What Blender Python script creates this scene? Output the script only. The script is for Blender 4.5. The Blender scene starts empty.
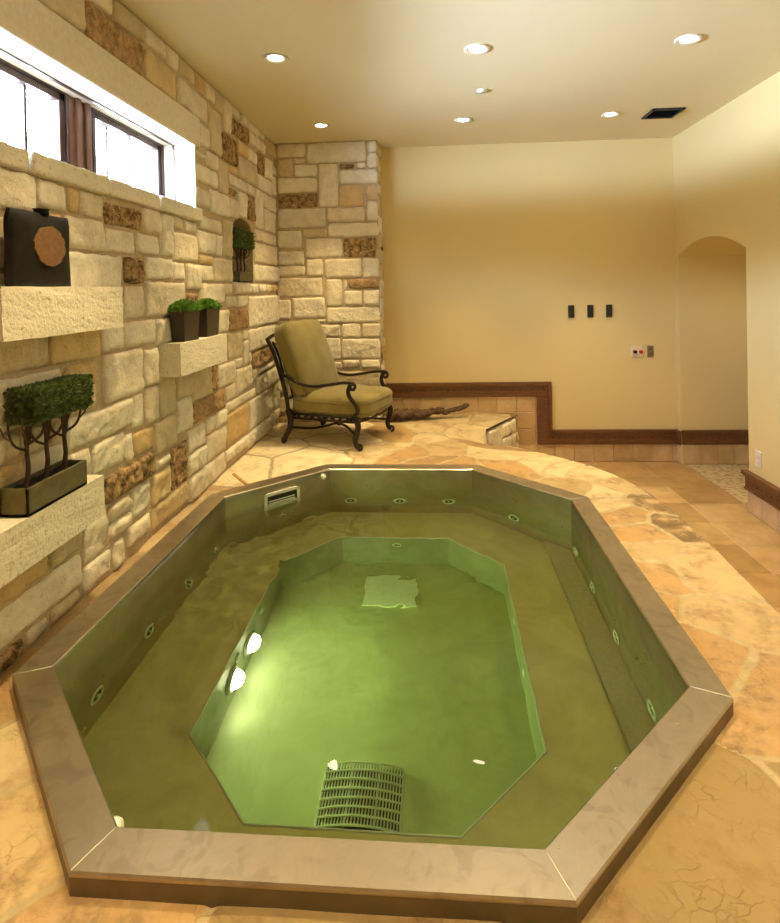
import bpy, bmesh, math, random
from mathutils import Vector, Matrix, noise
random.seed(7)
scene = bpy.context.scene
COL = scene.collection
PI = math.pi

# ------------------------------------------------------------------ place constants (metres, deck at z = 0)
XL, XR, YB = -1.3687, 2.2182, 5.3312
ZC, ZT = 2.4945, -0.4427
YP, XP = 5.0411, -0.4425
YF = -1.7                       # wall behind the photographer
PX, PY, PTH = -0.2245, 2.361, -0.0126
RIM_A, RIM_B, RIM_C = 1.0379, 1.3, 0.5494
RIM_W, RIM_Z = 0.1003, 0.045
ZW, ZB, ZF = -0.07, -0.48, -0.785
STONES_LEFT = """2.22,2.68,2.23,2.371,b 2.48,2.68,2.383,2.476,t 1.94,2.21,2.232,2.37,t 2.72,2.92,2.442,2.475,w 2.95,3.08,2.429,2.494,w 2.7,3.05,2.236,2.365,o 3.09,3.31,2.438,2.489,t 3.31,3.44,2.409,2.47,o 3.45,3.61,2.399,2.459,w 3.62,3.75,2.397,2.47,t 3.07,3.5,2.239,2.358,w 3.49,3.7,2.085,2.326,t 3.78,3.89,2.267,2.476,w 3.93,4.1,2.426,2.497,w 4.12,4.32,2.416,2.498,w 4.36,4.54,2.447,2.488,w 4.56,4.74,2.44,2.495,w 3.92,4.27,2.3,2.369,d 3.73,4,2.071,2.234,d 4.3,4.73,2.34,2.389,w 4.07,4.27,2.205,2.248,o 4.76,5.08,2.35,2.482,o 3.26,3.45,1.989,2.025,w 3.47,3.63,1.99,2.038,w 3.25,3.62,1.837,1.95,w 3.65,3.82,1.846,2.045,t 4.04,4.48,2.025,2.147,t 4.29,4.49,2.199,2.266,w 4.54,4.71,2.172,2.268,d 4.73,4.87,2.15,2.289,w 4.91,5.07,2.197,2.29,w 3.83,4.18,1.926,1.964,w 4.51,4.87,2.01,2.109,w 3.23,3.49,1.692,1.806,w 3.52,3.78,1.694,1.813,w 3.82,4.01,1.685,1.834,w 4.04,4.21,1.749,1.895,w 4.26,4.4,1.744,1.878,d 4.45,4.65,1.7,1.992,w 4.69,5.02,1.883,1.975,w 4.69,5.02,1.707,1.854,w 3.3,3.69,1.553,1.644,w 3.72,3.88,1.415,1.645,t 3.29,3.56,1.421,1.516,w 3.58,3.68,1.416,1.514,w 2.84,2.95,1.375,1.556,w 3.15,3.27,1.524,1.564,w 2.97,3.28,1.356,1.501,w 2.65,2.81,1.489,1.555,w 2.63,2.81,1.376,1.459,w 2.65,2.94,1.251,1.35,w 2.96,3.11,1.254,1.333,w 3.12,3.32,1.23,1.339,w 3.3,3.5,1.35,1.395,o 3.33,3.5,1.243,1.327,w 3.52,3.85,1.259,1.39,w 4.45,5,1.609,1.658,w 4.42,4.98,1.418,1.535,w 4.41,5,1.291,1.379,w 3.89,4.28,1.155,1.253,w 1.75,1.89,1.495,1.555,w 1.92,2.07,1.508,1.561,w 2.09,2.14,1.5,1.561,o 2.16,2.32,1.5,1.56,w 2.1,2.31,1.361,1.474,w 2.32,2.53,1.367,1.441,w 2.09,2.45,1.223,1.34,w 2.33,2.62,1.472,1.531,d 2.55,2.8,1.382,1.445,w 2.48,2.65,1.227,1.338,d 2.64,2.81,1.487,1.551,w 2.83,2.95,1.372,1.557,w 2.68,2.94,1.258,1.353,w 2.96,3.11,1.256,1.33,w 3.12,3.31,1.168,1.337,w 2.49,2.63,1.06,1.214,w 2.66,3.09,1.056,1.236,w 3.36,3.65,1.147,1.238,w 1.73,1.93,0.937,1.031,t 1.98,2.28,0.916,1.034,o 2.3,2.46,0.942,1.045,w 1.73,2.03,0.781,0.931,w 2.04,2.2,0.865,0.952,o 2.47,2.72,0.928,1.057,w 2.76,2.92,0.913,1.055,w 2.21,2.62,0.714,0.961,w 2.64,2.77,0.727,0.928,w 2.07,2.5,0.6,0.738,w 2.5,2.6,0.56,0.754,w 2.62,2.74,0.544,0.743,w 2.77,2.96,0.541,0.749,t 2.99,3.16,0.6,0.728,t 3.18,3.44,0.557,0.74,t 2.95,3.16,0.411,0.619,w 2.69,2.95,0.371,0.6,t 3.1,3.33,0.272,0.46,w 3.45,3.57,0.57,0.723,b 3.79,3.94,1.065,1.138,w 3.96,4.19,1.062,1.13,w 3.8,4.18,0.902,1.065,b 4.21,4.99,0.892,1.102,w 3.63,3.76,0.932,1.041,w 3.79,4.06,0.709,0.919,t 4.09,4.88,0.719,0.942,w 4.26,4.77,0.579,0.802,b 4.05,4.25,0.628,0.778,w 3.58,3.87,0.55,0.756,w 3.9,4.02,0.636,0.739,w 3.89,4.06,0.463,0.643,w 4.09,4.42,0.503,0.666,w 4.43,4.76,0.521,0.665,w 4.42,4.62,0.414,0.569,w 4.63,4.9,0.421,0.59,w 3.71,3.87,0.456,0.598,w 3.71,4.31,0.377,0.424,w 3.17,3.68,0.433,0.557,b 3.35,3.51,0.341,0.387,w 3.52,3.68,0.341,0.403,w 3.11,3.33,0.164,0.285,w 3.36,3.68,0.161,0.283,w 3.7,4.16,0.155,0.326,o 4.16,4.78,0.164,0.355,w 4.14,4.78,0.05,0.118,w 3.69,4.12,0.085,0.116,w 3.1,3.65,0.02,0.125,w 1.93,2.09,0.211,0.255,t 1.72,1.92,0.213,0.249,o 1.72,2.1,0.106,0.179,w 2.15,2.28,0.145,0.236,w 2.12,2.27,0.056,0.089,w 2.32,2.69,0.304,0.372,d 2.24,2.44,0.484,0.559,w 2.44,2.51,0.462,0.556,w 2.52,2.69,0.462,0.536,o 2.71,2.89,0.346,0.4,w 2.89,3.06,0.171,0.398,d 2.32,2.48,0.226,0.274,w 2.49,2.65,0.196,0.252,w 2.31,2.47,0.144,0.186,w 2.48,2.66,0.085,0.13,w 2.69,2.87,0.171,0.279,o 2.67,3.08,0.063,0.103,o"""  # some stones below the shelves have shelf shade put into their colour
STONES_PIER = """-1.324,-1.093,2.359,2.478,w -1.07,-0.552,2.301,2.482,w -0.519,-0.45,2.389,2.482,w -0.521,-0.452,2.259,2.385,w -1.346,-1.203,2.192,2.361,t -1.186,-1.087,2.313,2.362,w -1.194,-0.99,2.211,2.303,w -0.772,-0.652,2.243,2.296,d -0.631,-0.55,2.245,2.297,w -0.968,-0.804,1.911,2.302,w -0.771,-0.455,2.109,2.243,w -1.324,-1.007,2.048,2.182,w -1.34,-1.016,1.917,2.045,d -0.78,-0.567,1.923,2.113,o -0.55,-0.458,1.972,2.099,o -1.336,-0.924,1.73,1.906,w -0.89,-0.57,1.773,1.92,w -0.546,-0.462,1.79,1.955,w -0.886,-0.465,1.647,1.782,w -1.361,-1.128,1.552,1.716,w -1.1,-0.915,1.651,1.728,t -1.082,-0.784,1.465,1.636,w -0.75,-0.504,1.465,1.634,d -1.365,-1.107,1.403,1.535,w -1.367,-1.102,1.305,1.403,w -1.082,-0.952,1.308,1.453,w -0.926,-0.613,1.281,1.452,w -0.583,-0.472,1.287,1.451,w -1.37,-0.951,1.117,1.297,w -0.913,-0.785,1.035,1.268,w -0.765,-0.733,1.185,1.267,w -0.725,-0.474,1.18,1.27,b -0.76,-0.608,1.045,1.173,w -0.582,-0.477,1.049,1.176,w -1.374,-1.24,0.918,1.105,w -1.213,-0.941,0.926,1.109,w -0.918,-0.48,0.879,1.018,w -1.051,-0.932,0.88,0.922,w -1.392,-1.066,0.81,0.914,w -0.972,-0.808,0.766,0.868,w -0.788,-0.63,0.751,0.884,w -0.608,-0.483,0.755,0.882,w -0.948,-0.805,0.595,0.742,w -0.791,-0.486,0.605,0.74,w -1.437,-1.299,0.26,0.372,w -1.44,-1.293,0.085,0.233,t -1.443,-1.296,-0.017,0.067,b -0.832,-0.499,0.353,0.411,t"""
CAMP = (570.7889, 394.7373, 293.6009, -0.008733, 0.061906, -0.019811)

SEEDS = [(0.79,3.81,'p'),(1.0,3.68,'p'),(0.8,3.39,'t'),(0.96,3.26,'p'),(0.93,3.09,'p'),(1.14,3.36,'r'),(1.15,3.09,'d'),(0.94,2.94,'o'),(0.91,2.74,'o'),(1.14,2.8,'d'),(0.9,2.59,'t'),(0.9,2.4,'o'),(1.12,2.46,'r'),(1.02,2.04,'r'),(0.84,1.79,'o'),(0.95,1.70,'o'),(1.1,1.6,'o'),(0.58,1.25,'g'),(-0.25,4.63,'o'),(-0.06,4.8,'p'),(0.28,4.66,'p'),(0.08,4.21,'t'),(0.37,4.58,'b'),(-0.02,4.51,'p'),(-0.22,4.12,'o'),(0.05,3.88,'b'),(0.46,4.11,'p'),(0.74,3.85,'p'),(0.44,3.79,'o'),(-0.33,4.17,'p'),(-0.94,3.95,'w'),(-0.65,4.43,'w'),(-1.21,4.15,'w'),(-0.96,4.81,'w'),(-1.33,3.86,'w'),(-1.35,2.94,'p'),(-1.33,2.11,'t'),(-1.13,1.42,'p'),(-0.91,1.17,'q'),(-1.28,1.62,'o'),(-0.27,0.9,'g'),(-0.72,0.95,'o'),(0.76,2.17,'o'),(1.0,1.30,'g'),(-0.2,5.17,'t'),(0.16,5.24,'p'),(0.6,5.15,'p'),(0.11,3.84,'o'),(1.0,.6,'t'),(.3,.3,'p'),(-.5,.2,'o'),(-1.1,.5,'p'),(0,-.6,'t'),(.9,-.4,'p'),(-1,-.5,'q')]
DECK_EDGE = [(-1.7,1.22),(1.5,1.22),(2.1,1.217),(2.45,1.228),(2.67,1.24),(3.0,1.236),(3.27,1.21),(3.59,1.14),(3.85,1.06),(4.06,.96),(4.22,.88),(4.41,.80),(4.84,.73),(5.35,.70)]

def lerp(a, b, t): return a + (b - a) * t
def sstep(a, b, x):
    t = min(1, max(0, (x - a) / (b - a)))
    return t * t * (3 - 2 * t)

# ------------------------------------------------------------------ materials
def new_mat(name):
    m = bpy.data.materials.new(name); m.use_nodes = True
    nt = m.node_tree
    return m, nt, nt.nodes['Principled BSDF']
def N(nt, kind, **kw):
    n = nt.nodes.new(kind)
    for k, v in kw.items():
        if k in n.inputs: n.inputs[k].default_value = v
        else: setattr(n, k, v)
    return n
def L(nt, a, b): nt.links.new(a, b)
def ramp(nt, fac, stops):
    r = nt.nodes.new('ShaderNodeValToRGB')
    e = r.color_ramp.elements
    for p, c in stops[1:-1]: e.new(p)
    e[0].position = stops[0][0]; e[len(stops) - 1].position = stops[-1][0]
    for el, (p, c) in zip(list(e), stops):
        el.color = (c[0], c[1], c[2], 1) if not isinstance(c, float) else (c, c, c, 1)
    L(nt, fac, r.inputs['Fac'])
    return r
def coords(nt): return nt.nodes.new('ShaderNodeTexCoord').outputs['Object']
def noise_tex(nt, scale, detail=4, rough=.6, vec=None, dist=0):
    n = N(nt, 'ShaderNodeTexNoise', Scale=scale, Detail=detail, Roughness=rough, Distortion=dist)
    L(nt, vec if vec is not None else coords(nt), n.inputs['Vector'])
    return n.outputs['Fac']
def bump(nt, bsdf, h, strength=.3, dist=.01):
    b = N(nt, 'ShaderNodeBump', Strength=strength, Distance=dist)
    L(nt, h, b.inputs['Height']); L(nt, b.outputs['Normal'], bsdf.inputs['Normal'])
    return b
def mixc(nt, fac, a, b, mode='MIX'):
    n = nt.nodes.new('ShaderNodeMix'); n.data_type = 'RGBA'; n.blend_type = mode
    for sock, v in ((n.inputs[0], fac), (n.inputs[6], a), (n.inputs[7], b)):
        if hasattr(v, 'is_linked'): L(nt, v, sock)
        elif isinstance(v, (int, float)): sock.default_value = v
        else: sock.default_value = (v[0], v[1], v[2], 1)
    return n.outputs[2]
def simple(name, col, rough=.6, metal=0, var=.12, scale=30, bmp=0, spec=None):
    m, nt, b = new_mat(name)
    f = noise_tex(nt, scale)
    lo = [c * (1 - var) for c in col]; hi = [min(1, c * (1 + var)) for c in col]
    L(nt, ramp(nt, f, [(.3, lo), (.7, hi)]).outputs['Color'], b.inputs['Base Color'])
    b.inputs['Roughness'].default_value = rough; b.inputs['Metallic'].default_value = metal
    if spec is not None: b.inputs['Specular IOR Level'].default_value = spec
    if bmp: bump(nt, b, f, bmp)
    return m
def emit(name, col, strength):
    m, nt, b = new_mat(name)
    b.inputs['Base Color'].default_value = (.8, .8, .8, 1)
    b.inputs['Emission Color'].default_value = (*col, 1); b.inputs['Emission Strength'].default_value = strength
    return m

def make_stone_wall():
    m, nt, b = new_mat('rough_limestone')
    at = N(nt, 'ShaderNodeAttribute', attribute_name='Col')
    rg = N(nt, 'ShaderNodeAttribute', attribute_name='Rough')
    v = coords(nt)
    f = noise_tex(nt, 9, 6, .65, v)
    f2 = noise_tex(nt, 45, 5, .7, v)
    c = mixc(nt, 1, at.outputs['Color'], ramp(nt, f, [(.3, (.82, .78, .70)), (.65, (1.06, 1.04, 1.0))]).outputs['Color'], 'MULTIPLY')
    pit = ramp(nt, f2, [(.28, (.55, .42, .28)), (.42, (1., 1., 1.))]).outputs['Color']
    c = mixc(nt, .55, c, pit, 'MULTIPLY')
    # weathered brown crust on the rough-cut stones
    crust = ramp(nt, noise_tex(nt, 22, 6, .75, v, .6), [(.40, (.10, .06, .03)), (.62, (.62, .42, .22))]).outputs['Color']
    c = mixc(nt, rg.outputs['Fac'], c, crust)
    L(nt, c, b.inputs['Base Color'])
    b.inputs['Roughness'].default_value = .9; b.inputs['Specular IOR Level'].default_value = .2
    h = N(nt, 'ShaderNodeMath', operation='ADD'); L(nt, f, h.inputs[0]); L(nt, f2, h.inputs[1])
    bump(nt, b, h.outputs[0], .55, .02)
    return m
STONE = make_stone_wall()
MORTAR = simple('wall_mortar', (.54, .43, .28), .95, 0, .15, 60, .5)
SAWN = simple('sawn_limestone', (.72, .66, .54), .9, 0, .08, 40, .25)

def make_pitted():
    m, nt, b = new_mat('pitted_limestone')
    v = coords(nt)
    f = noise_tex(nt, 70, 4, .6, v)
    c = ramp(nt, f, [(.30, (.50, .42, .28)), (.42, (.80, .74, .60)), (.7, (.84, .79, .66))]).outputs['Color']
    L(nt, c, b.inputs['Base Color']); b.inputs['Roughness'].default_value = .9
    bump(nt, b, f, .5, .01)
    return m
PITTED = make_pitted()

def make_paint(name, col):
    m, nt, b = new_mat(name)
    f = noise_tex(nt, 1.3, 3, .5)
    L(nt, ramp(nt, f, [(.3, [c * .96 for c in col]), (.7, col)]).outputs['Color'], b.inputs['Base Color'])
    b.inputs['Roughness'].default_value = .75; b.inputs['Specular IOR Level'].default_value = .25
    bump(nt, b, noise_tex(nt, 90, 3), .06, .005)
    return m
PAINT = make_paint('cream_plaster', (.75, .62, .315))
CEIL = make_paint('ceiling_plaster', (.79, .715, .485))

def make_deck():
    m, nt, b = new_mat('flagstone')
    at = N(nt, 'ShaderNodeAttribute', attribute_name='Col')
    ed = N(nt, 'ShaderNodeAttribute', attribute_name='Edge')
    pt = N(nt, 'ShaderNodeAttribute', attribute_name='Patch')
    v = coords(nt)
    f = noise_tex(nt, 5.5, 7, .68, v, .4)
    f2 = noise_tex(nt, 16, 6, .7, v)
    c = mixc(nt, 1, at.outputs['Color'], ramp(nt, f, [(.30, (.70, .56, .40)), (.5, (1, 1, 1)), (.72, (1.08, 1.06, 1.0))]).outputs['Color'], 'MULTIPLY')
    stain = ramp(nt, f2, [(.38, (.20, .13, .075)), (.6, (.55, .37, .20))]).outputs['Color']
    sm = N(nt, 'ShaderNodeMath', operation='MULTIPLY'); L(nt, pt.outputs['Fac'], sm.inputs[0])
    L(nt, ramp(nt, f, [(.40, 1.0), (.56, 0.0)]).outputs['Color'], sm.inputs[1])
    c = mixc(nt, sm.outputs[0], c, stain)
    vein = N(nt, 'ShaderNodeTexVoronoi', Scale=21); vein.feature = 'DISTANCE_TO_EDGE'
    nv = N(nt, 'ShaderNodeTexNoise', Scale=6., Detail=5.); L(nt, v, nv.inputs['Vector'])
    av = N(nt, 'ShaderNodeVectorMath', operation='ADD'); L(nt, v, av.inputs[0])
    sc = N(nt, 'ShaderNodeVectorMath', operation='SCALE', Scale=.25); L(nt, nv.outputs['Color'], sc.inputs[0]); L(nt, sc.outputs[0], av.inputs[1])
    L(nt, av.outputs[0], vein.inputs['Vector'])
    vm = N(nt, 'ShaderNodeMath', operation='MULTIPLY'); L(nt, ramp(nt, vein.outputs['Distance'], [(0., 1.0), (.05, 0.0)]).outputs['Color'], vm.inputs[0])
    L(nt, ramp(nt, noise_tex(nt, 7, 3, .5, v), [(.46, 0.0), (.66, .6)]).outputs['Color'], vm.inputs[1])
    c = mixc(nt, vm.outputs[0], c, (.26, .16, .07))
    jm = ramp(nt, ed.outputs['Fac'], [(.008, 1.0), (.016, 0.0)])
    grout = ramp(nt, f2, [(.3, (.36, .27, .15)), (.7, (.52, .41, .25))]).outputs['Color']
    c = mixc(nt, jm.outputs['Color'], c, grout)
    L(nt, c, b.inputs['Base Color'])
    b.inputs['Roughness'].default_value = .62; b.inputs['Specular IOR Level'].default_value = .35
    h = N(nt, 'ShaderNodeMath', operation='SUBTRACT'); L(nt, f, h.inputs[0]); L(nt, vm.outputs[0], h.inputs[1])
    bump(nt, b, h.outputs[0], .5, .012)
    return m
DECK = make_deck()

def make_tile(name, lo, hi, scale=5.):
    m, nt, b = new_mat(name)
    at = N(nt, 'ShaderNodeAttribute', attribute_name='Col')
    v = coords(nt)
    f = noise_tex(nt, scale, 6, .65, v, .3)
    c = mixc(nt, 1, at.outputs['Color'], ramp(nt, f, [(.3, lo), (.7, hi)]).outputs['Color'], 'MULTIPLY')
    L(nt, c, b.inputs['Base Color']); b.inputs['Roughness'].default_value = .5
    bump(nt, b, noise_tex(nt, 40, 4, .6, v), .15, .004)
    return m
TILE = make_tile('travertine_tile', (.72, .66, .56), (1.08, 1.04, 1.0))
GROUT = simple('tile_grout', (.62, .50, .32), .9, 0, .08, 60)

def make_pebble():
    m, nt, b = new_mat('pebble_floor')
    v = coords(nt)
    vo = N(nt, 'ShaderNodeTexVoronoi', Scale=28); L(nt, v, vo.inputs['Vector'])
    c = ramp(nt, vo.outputs['Distance'], [(.0, (.66, .54, .36)), (.5, (.56, .44, .27)), (.75, (.36, .27, .16))]).outputs['Color']
    c = mixc(nt, .12, c, vo.outputs['Color'], 'SOFT_LIGHT')
    L(nt, c, b.inputs['Base Color']); b.inputs['Roughness'].default_value = .5
    inv = N(nt, 'ShaderNodeMath', operation='SUBTRACT'); inv.inputs[0].default_value = 1; L(nt, vo.outputs['Distance'], inv.inputs[1])
    bump(nt, b, inv.outputs[0], .6, .01)
    return m
PEBBLE = make_pebble()

def make_wood():
    m, nt, b = new_mat('walnut_trim')
    v = coords(nt)
    mp = N(nt, 'ShaderNodeMapping'); mp.inputs['Scale'].default_value = (3, 3, 40); L(nt, v, mp.inputs['Vector'])
    f = noise_tex(nt, 3, 5, .6, mp.outputs['Vector'], .5)
    L(nt, ramp(nt, f, [(.3, (.085, .032, .012)), (.7, (.20, .085, .032))]).outputs['Color'], b.inputs['Base Color'])
    b.inputs['Roughness'].default_value = .4
    return m
WOOD = make_wood()
STUD = simple('trim_stud', (.03, .018, .012), .5, .3)
FRAME = simple('window_bronze', (.055, .03, .022), .4, .2)
FRAME_W = simple('window_mullion_wood', (.16, .075, .045), .35, 0)
LINER = simple('window_liner', (.80, .74, .62), .6, 0, .04)

def make_glass():
    m, nt, b = new_mat('window_glass')
    out = nt.nodes['Material Output']; nt.nodes.remove(b)
    t = N(nt, 'ShaderNodeBsdfTransparent'); t.inputs['Color'].default_value = (.97, .985, .98, 1)
    g = N(nt, 'ShaderNodeBsdfGlossy', Roughness=.02)
    mx = N(nt, 'ShaderNodeMixShader'); mx.inputs[0].default_value = .05
    L(nt, t.outputs[0], mx.inputs[1]); L(nt, g.outputs[0], mx.inputs[2]); L(nt, mx.outputs[0], out.inputs['Surface'])
    return m
GLASS = make_glass()

def make_steel(name, lo, hi, r0, r1, metal=1., grain=(1, 1, 1), mottled=False):
    m, nt, b = new_mat(name)
    v = coords(nt)
    f = noise_tex(nt, 4.5, 6, .65, v, .6)
    mp = N(nt, 'ShaderNodeMapping'); mp.inputs['Scale'].default_value = grain; L(nt, v, mp.inputs['Vector'])
    g = noise_tex(nt, 6, 3, .6, mp.outputs['Vector'])
    c = ramp(nt, f, [(.3, lo), (.68, hi)]).outputs['Color']
    if mottled:
        vo = noise_tex(nt, 9, 4, .55, v, 1.6)
        c = mixc(nt, ramp(nt, vo, [(.38, .22), (.46, 0.0)]).outputs['Color'], c, (.20, .14, .09))
    L(nt, c, b.inputs['Base Color'])
    mr = N(nt, 'ShaderNodeMapRange'); L(nt, f, mr.inputs['Value'])
    mr.inputs['From Min'].default_value = .3; mr.inputs['From Max'].default_value = .7
    mr.inputs['To Min'].default_value = r1; mr.inputs['To Max'].default_value = r0
    L(nt, mr.outputs['Result'], b.inputs['Roughness'])
    b.inputs['Metallic'].default_value = metal
    bump(nt, b, g, .06, .003)
    return m
RIM = make_steel('brushed_rim_steel', (.40, .345, .27), (.58, .51, .42), .27, .40, .95, (1, 1, 1), True)
SKIRT = make_steel('rim_skirt_steel', (.13, .10, .065), (.20, .155, .105), .4, .55, .6)
SHELL = make_steel('pool_shell_steel', (.36, .31, .235), (.48, .42, .33), .26, .42, .8, (4, 4, 60))
BENCH = make_steel('pool_bench_steel', (.36, .27, .175), (.47, .365, .25), .45, .6, .25, (40, 3, 3))
WELL = make_steel('pool_well_steel', (.25, .255, .165), (.34, .345, .235), .4, .55, .2, (3, 3, 3))
CHROME = simple('jet_chrome', (.88, .88, .82), .25, .3, .03)
DARK = simple('jet_dark', (.02, .025, .02), .4, 0)
GRATE = simple('grate_steel', (.86, .86, .76), .35, .1, .05)

def make_water():
    m, nt, b = new_mat('pool_water')
    out = nt.nodes['Material Output']; nt.nodes.remove(b)
    r = N(nt, 'ShaderNodeBsdfGlass', Roughness=0., IOR=1.333); r.inputs['Color'].default_value = (1, 1, 1, 1)
    L(nt, r.outputs[0], out.inputs['Surface'])
    a = N(nt, 'ShaderNodeVolumeAbsorption', Density=WATER_DENS); a.inputs['Color'].default_value = (*WATER_COL, 1)
    L(nt, a.outputs[0], out.inputs['Volume'])
    return m
WATER_DENS = 1.0
WATER_COL = (.66, .80, .42)
WATER = make_water()

IRON = simple('dark_iron', (.035, .022, .014), .38, .6, .2, 40, .2)
def make_fabric():
    m, nt, b = new_mat('olive_fabric')
    v = coords(nt)
    w = noise_tex(nt, 260, 2, .6, v)
    f = noise_tex(nt, 5, 4, .6, v)
    c = ramp(nt, f, [(.3, (.175, .135, .034)), (.7, (.25, .20, .06))]).outputs['Color']
    L(nt, c, b.inputs['Base Color']); b.inputs['Roughness'].default_value = .9
    b.inputs['Sheen Weight'].default_value = .25
    bump(nt, b, w, .25, .002)
    return m
FABRIC = make_fabric()
PIPING = simple('olive_piping', (.20, .16, .05), .9)
LEAF = simple('boxwood_leaf', (.10, .155, .045), .55, 0, .6, 60)
LEAF_B = simple('lime_succulent_leaf', (.17, .34, .045), .5, 0, .5, 45)
BARK = simple('dark_bark', (.07, .035, .02), .85, 0, .3, 60, .4)
SOIL = simple('potting_soil', (.025, .017, .01), .95, 0, .4, 80, .6)
TROUGH = simple('olive_slate_trough', (.125, .108, .052), .6, 0, .25, 22, .15)
POT = simple('dark_brown_pot', (.035, .022, .012), .45, 0, .2, 14)
VASE = simple('charcoal_pottery', (.010, .008, .006), .6, 0, .5, 25, .15, .2)
VASE_SPOT = simple('ochre_glaze', (.17, .085, .032), .85, 0, .2, 70, .2)
DRIFT = simple('driftwood_bark', (.10, .052, .024), .85, 0, .5, 30, .6)
WHITE_TRIM = simple('downlight_trim', (.80, .76, .66), .4, 0, .03)
LAMP_EMIT = emit('lamp_glow', (1.0, .86, .62), 30)
POOL_EMIT = emit('pool_lamp_glow', (1.0, .95, .70), 40)
VENT = simple('vent_black', (.02, .017, .015), .5)
BLACK = simple('black_plastic', (.012, .012, .012), .3)
IVORY = simple('ivory_plate', (.80, .68, .50), .4, 0, .03)
RED = simple('red_button', (.55, .03, .03), .35)
OLIVE_P = simple('olive_metal_plate', (.28, .22, .10), .45, .2)
WHITE_P = simple('white_plate', (.78, .72, .65), .4, 0, .03)

# ------------------------------------------------------------------ object helpers
def link(name, me, mat, parent=None, smooth=False):
    o = bpy.data.objects.new(name, me)
    if mat is not None:
        for mm in (mat if isinstance(mat, (list, tuple)) else [mat]): me.materials.append(mm)
    COL.objects.link(o)
    if parent is not None: o.parent = parent
    if smooth:
        for p in me.polygons: p.use_smooth = True
    return o
def obj(name, bm, mat, parent=None, smooth=False):
    me = bpy.data.meshes.new(name); bm.normal_update(); bm.to_mesh(me); bm.free()
    return link(name, me, mat, parent, smooth)
def obj_raw(name, verts, faces, mat, parent=None, smooth=False):
    me = bpy.data.meshes.new(name); me.from_pydata(verts, [], faces); me.update()
    return link(name, me, mat, parent, smooth)
def thing(name, label, cat, loc=(0, 0, 0), rotz=0, group=None):
    o = bpy.data.objects.new(name, None); COL.objects.link(o); o.empty_display_size = .1
    o.location = loc; o.rotation_euler = (0, 0, rotz)
    return tag(o, label, cat, group)
def tag(o, label, cat, group=None, kind=None):
    o['label'] = label; o['category'] = cat
    if group: o['group'] = group
    if kind: o['kind'] = kind
    return o
def struct(o): o['kind'] = 'structure'; return o
def dup(root, loc, label=None):
    r = root.copy(); COL.objects.link(r); r.location = loc
    if label: r['label'] = label
    for ch in list(root.children):
        c = ch.copy(); COL.objects.link(c); c.parent = r
        for g in list(ch.children):
            d = g.copy(); COL.objects.link(d); d.parent = c
    return r
def box(bm, x0, x1, y0, y1, z0, z1, bev=0):
    r = bmesh.ops.create_cube(bm, size=1)
    vs = r['verts']
    for v in vs:
        v.co = Vector((lerp(x0, x1, v.co.x + .5), lerp(y0, y1, v.co.y + .5), lerp(z0, z1, v.co.z + .5)))
    if bev:
        es = list({e for v in vs for e in v.link_edges})
        bmesh.ops.bevel(bm, geom=es, offset=bev, segments=2, affect='EDGES', profile=.5)
def boxes(name, lst, mat, parent=None, bev=0):
    bm = bmesh.new()
    for b in lst: box(bm, *b, bev=bev)
    return obj(name, bm, mat, parent)
def tube(bm, pts, rad, n=8, closed=False, flat=1.0):
    pts = [Vector(p) for p in pts]
    m = len(pts)
    rs = rad if isinstance(rad, (list, tuple)) else [rad] * m
    rings = []; up = Vector((0, 0, 1)); prev = None
    for i, p in enumerate(pts):
        a = pts[(i - 1) % m] if (closed or i > 0) else p
        b = pts[(i + 1) % m] if (closed or i < m - 1) else p
        t = (b - a).normalized()
        if prev is None:
            u = t.cross(up)
            if u.length < 1e-3: u = t.cross(Vector((1, 0, 0)))
        else:
            u = prev - t * prev.dot(t)
            if u.length < 1e-4: u = t.cross(up)
        u.normalize(); w = t.cross(u); prev = u
        rings.append([bm.verts.new(p + (u * math.cos(2 * PI * k / n) + w * math.sin(2 * PI * k / n) * flat) * rs[i]) for k in range(n)])
    for i in range(m if closed else m - 1):
        A, B = rings[i], rings[(i + 1) % m]
        for k in range(n):
            bm.faces.new((A[k], A[(k + 1) % n], B[(k + 1) % n], B[k]))
    if not closed:
        bm.faces.new(rings[0][::-1]); bm.faces.new(rings[-1])
def catmull(pts, sub=6):
    P = [Vector(p) for p in pts]; out = []
    for i in range(len(P) - 1):
        p0 = P[max(0, i - 1)]; p1 = P[i]; p2 = P[i + 1]; p3 = P[min(len(P) - 1, i + 2)]
        for k in range(sub):
            t = k / sub
            out.append(.5 * ((2 * p1) + (p2 - p0) * t + (2 * p0 - 5 * p1 + 4 * p2 - p3) * t * t + (3 * p1 - p0 - 3 * p2 + p3) * t ** 3))
    out.append(P[-1]); return out
def lathe(bm, prof, n=24, mat4=None):
    rings = []
    for r, z in prof:
        ring = []
        for k in range(n):
            v = Vector((r * math.cos(2 * PI * k / n), r * math.sin(2 * PI * k / n), z))
            ring.append(bm.verts.new(mat4 @ v if mat4 else v))
        rings.append(ring)
    for A, B in zip(rings, rings[1:]):
        for k in range(n): bm.faces.new((A[k], A[(k + 1) % n], B[(k + 1) % n], B[k]))
    if prof[0][0] > 1e-6: bm.faces.new(rings[0][::-1])
    if prof[-1][0] > 1e-6: bm.faces.new(rings[-1])
def cells(u0, u1, v0, v1, holes):
    us = sorted({u0, u1, *[min(u1, max(u0, h[i])) for h in holes for i in (0, 1)]})
    vs = sorted({v0, v1, *[min(v1, max(v0, h[i])) for h in holes for i in (2, 3)]})
    out = []
    for a, b in zip(us, us[1:]):
        for c, d in zip(vs, vs[1:]):
            mu, mv = (a + b) / 2, (c + d) / 2
            if not any(h[0] < mu < h[1] and h[2] < mv < h[3] for h in holes): out.append((a, b, c, d))
    return out

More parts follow.
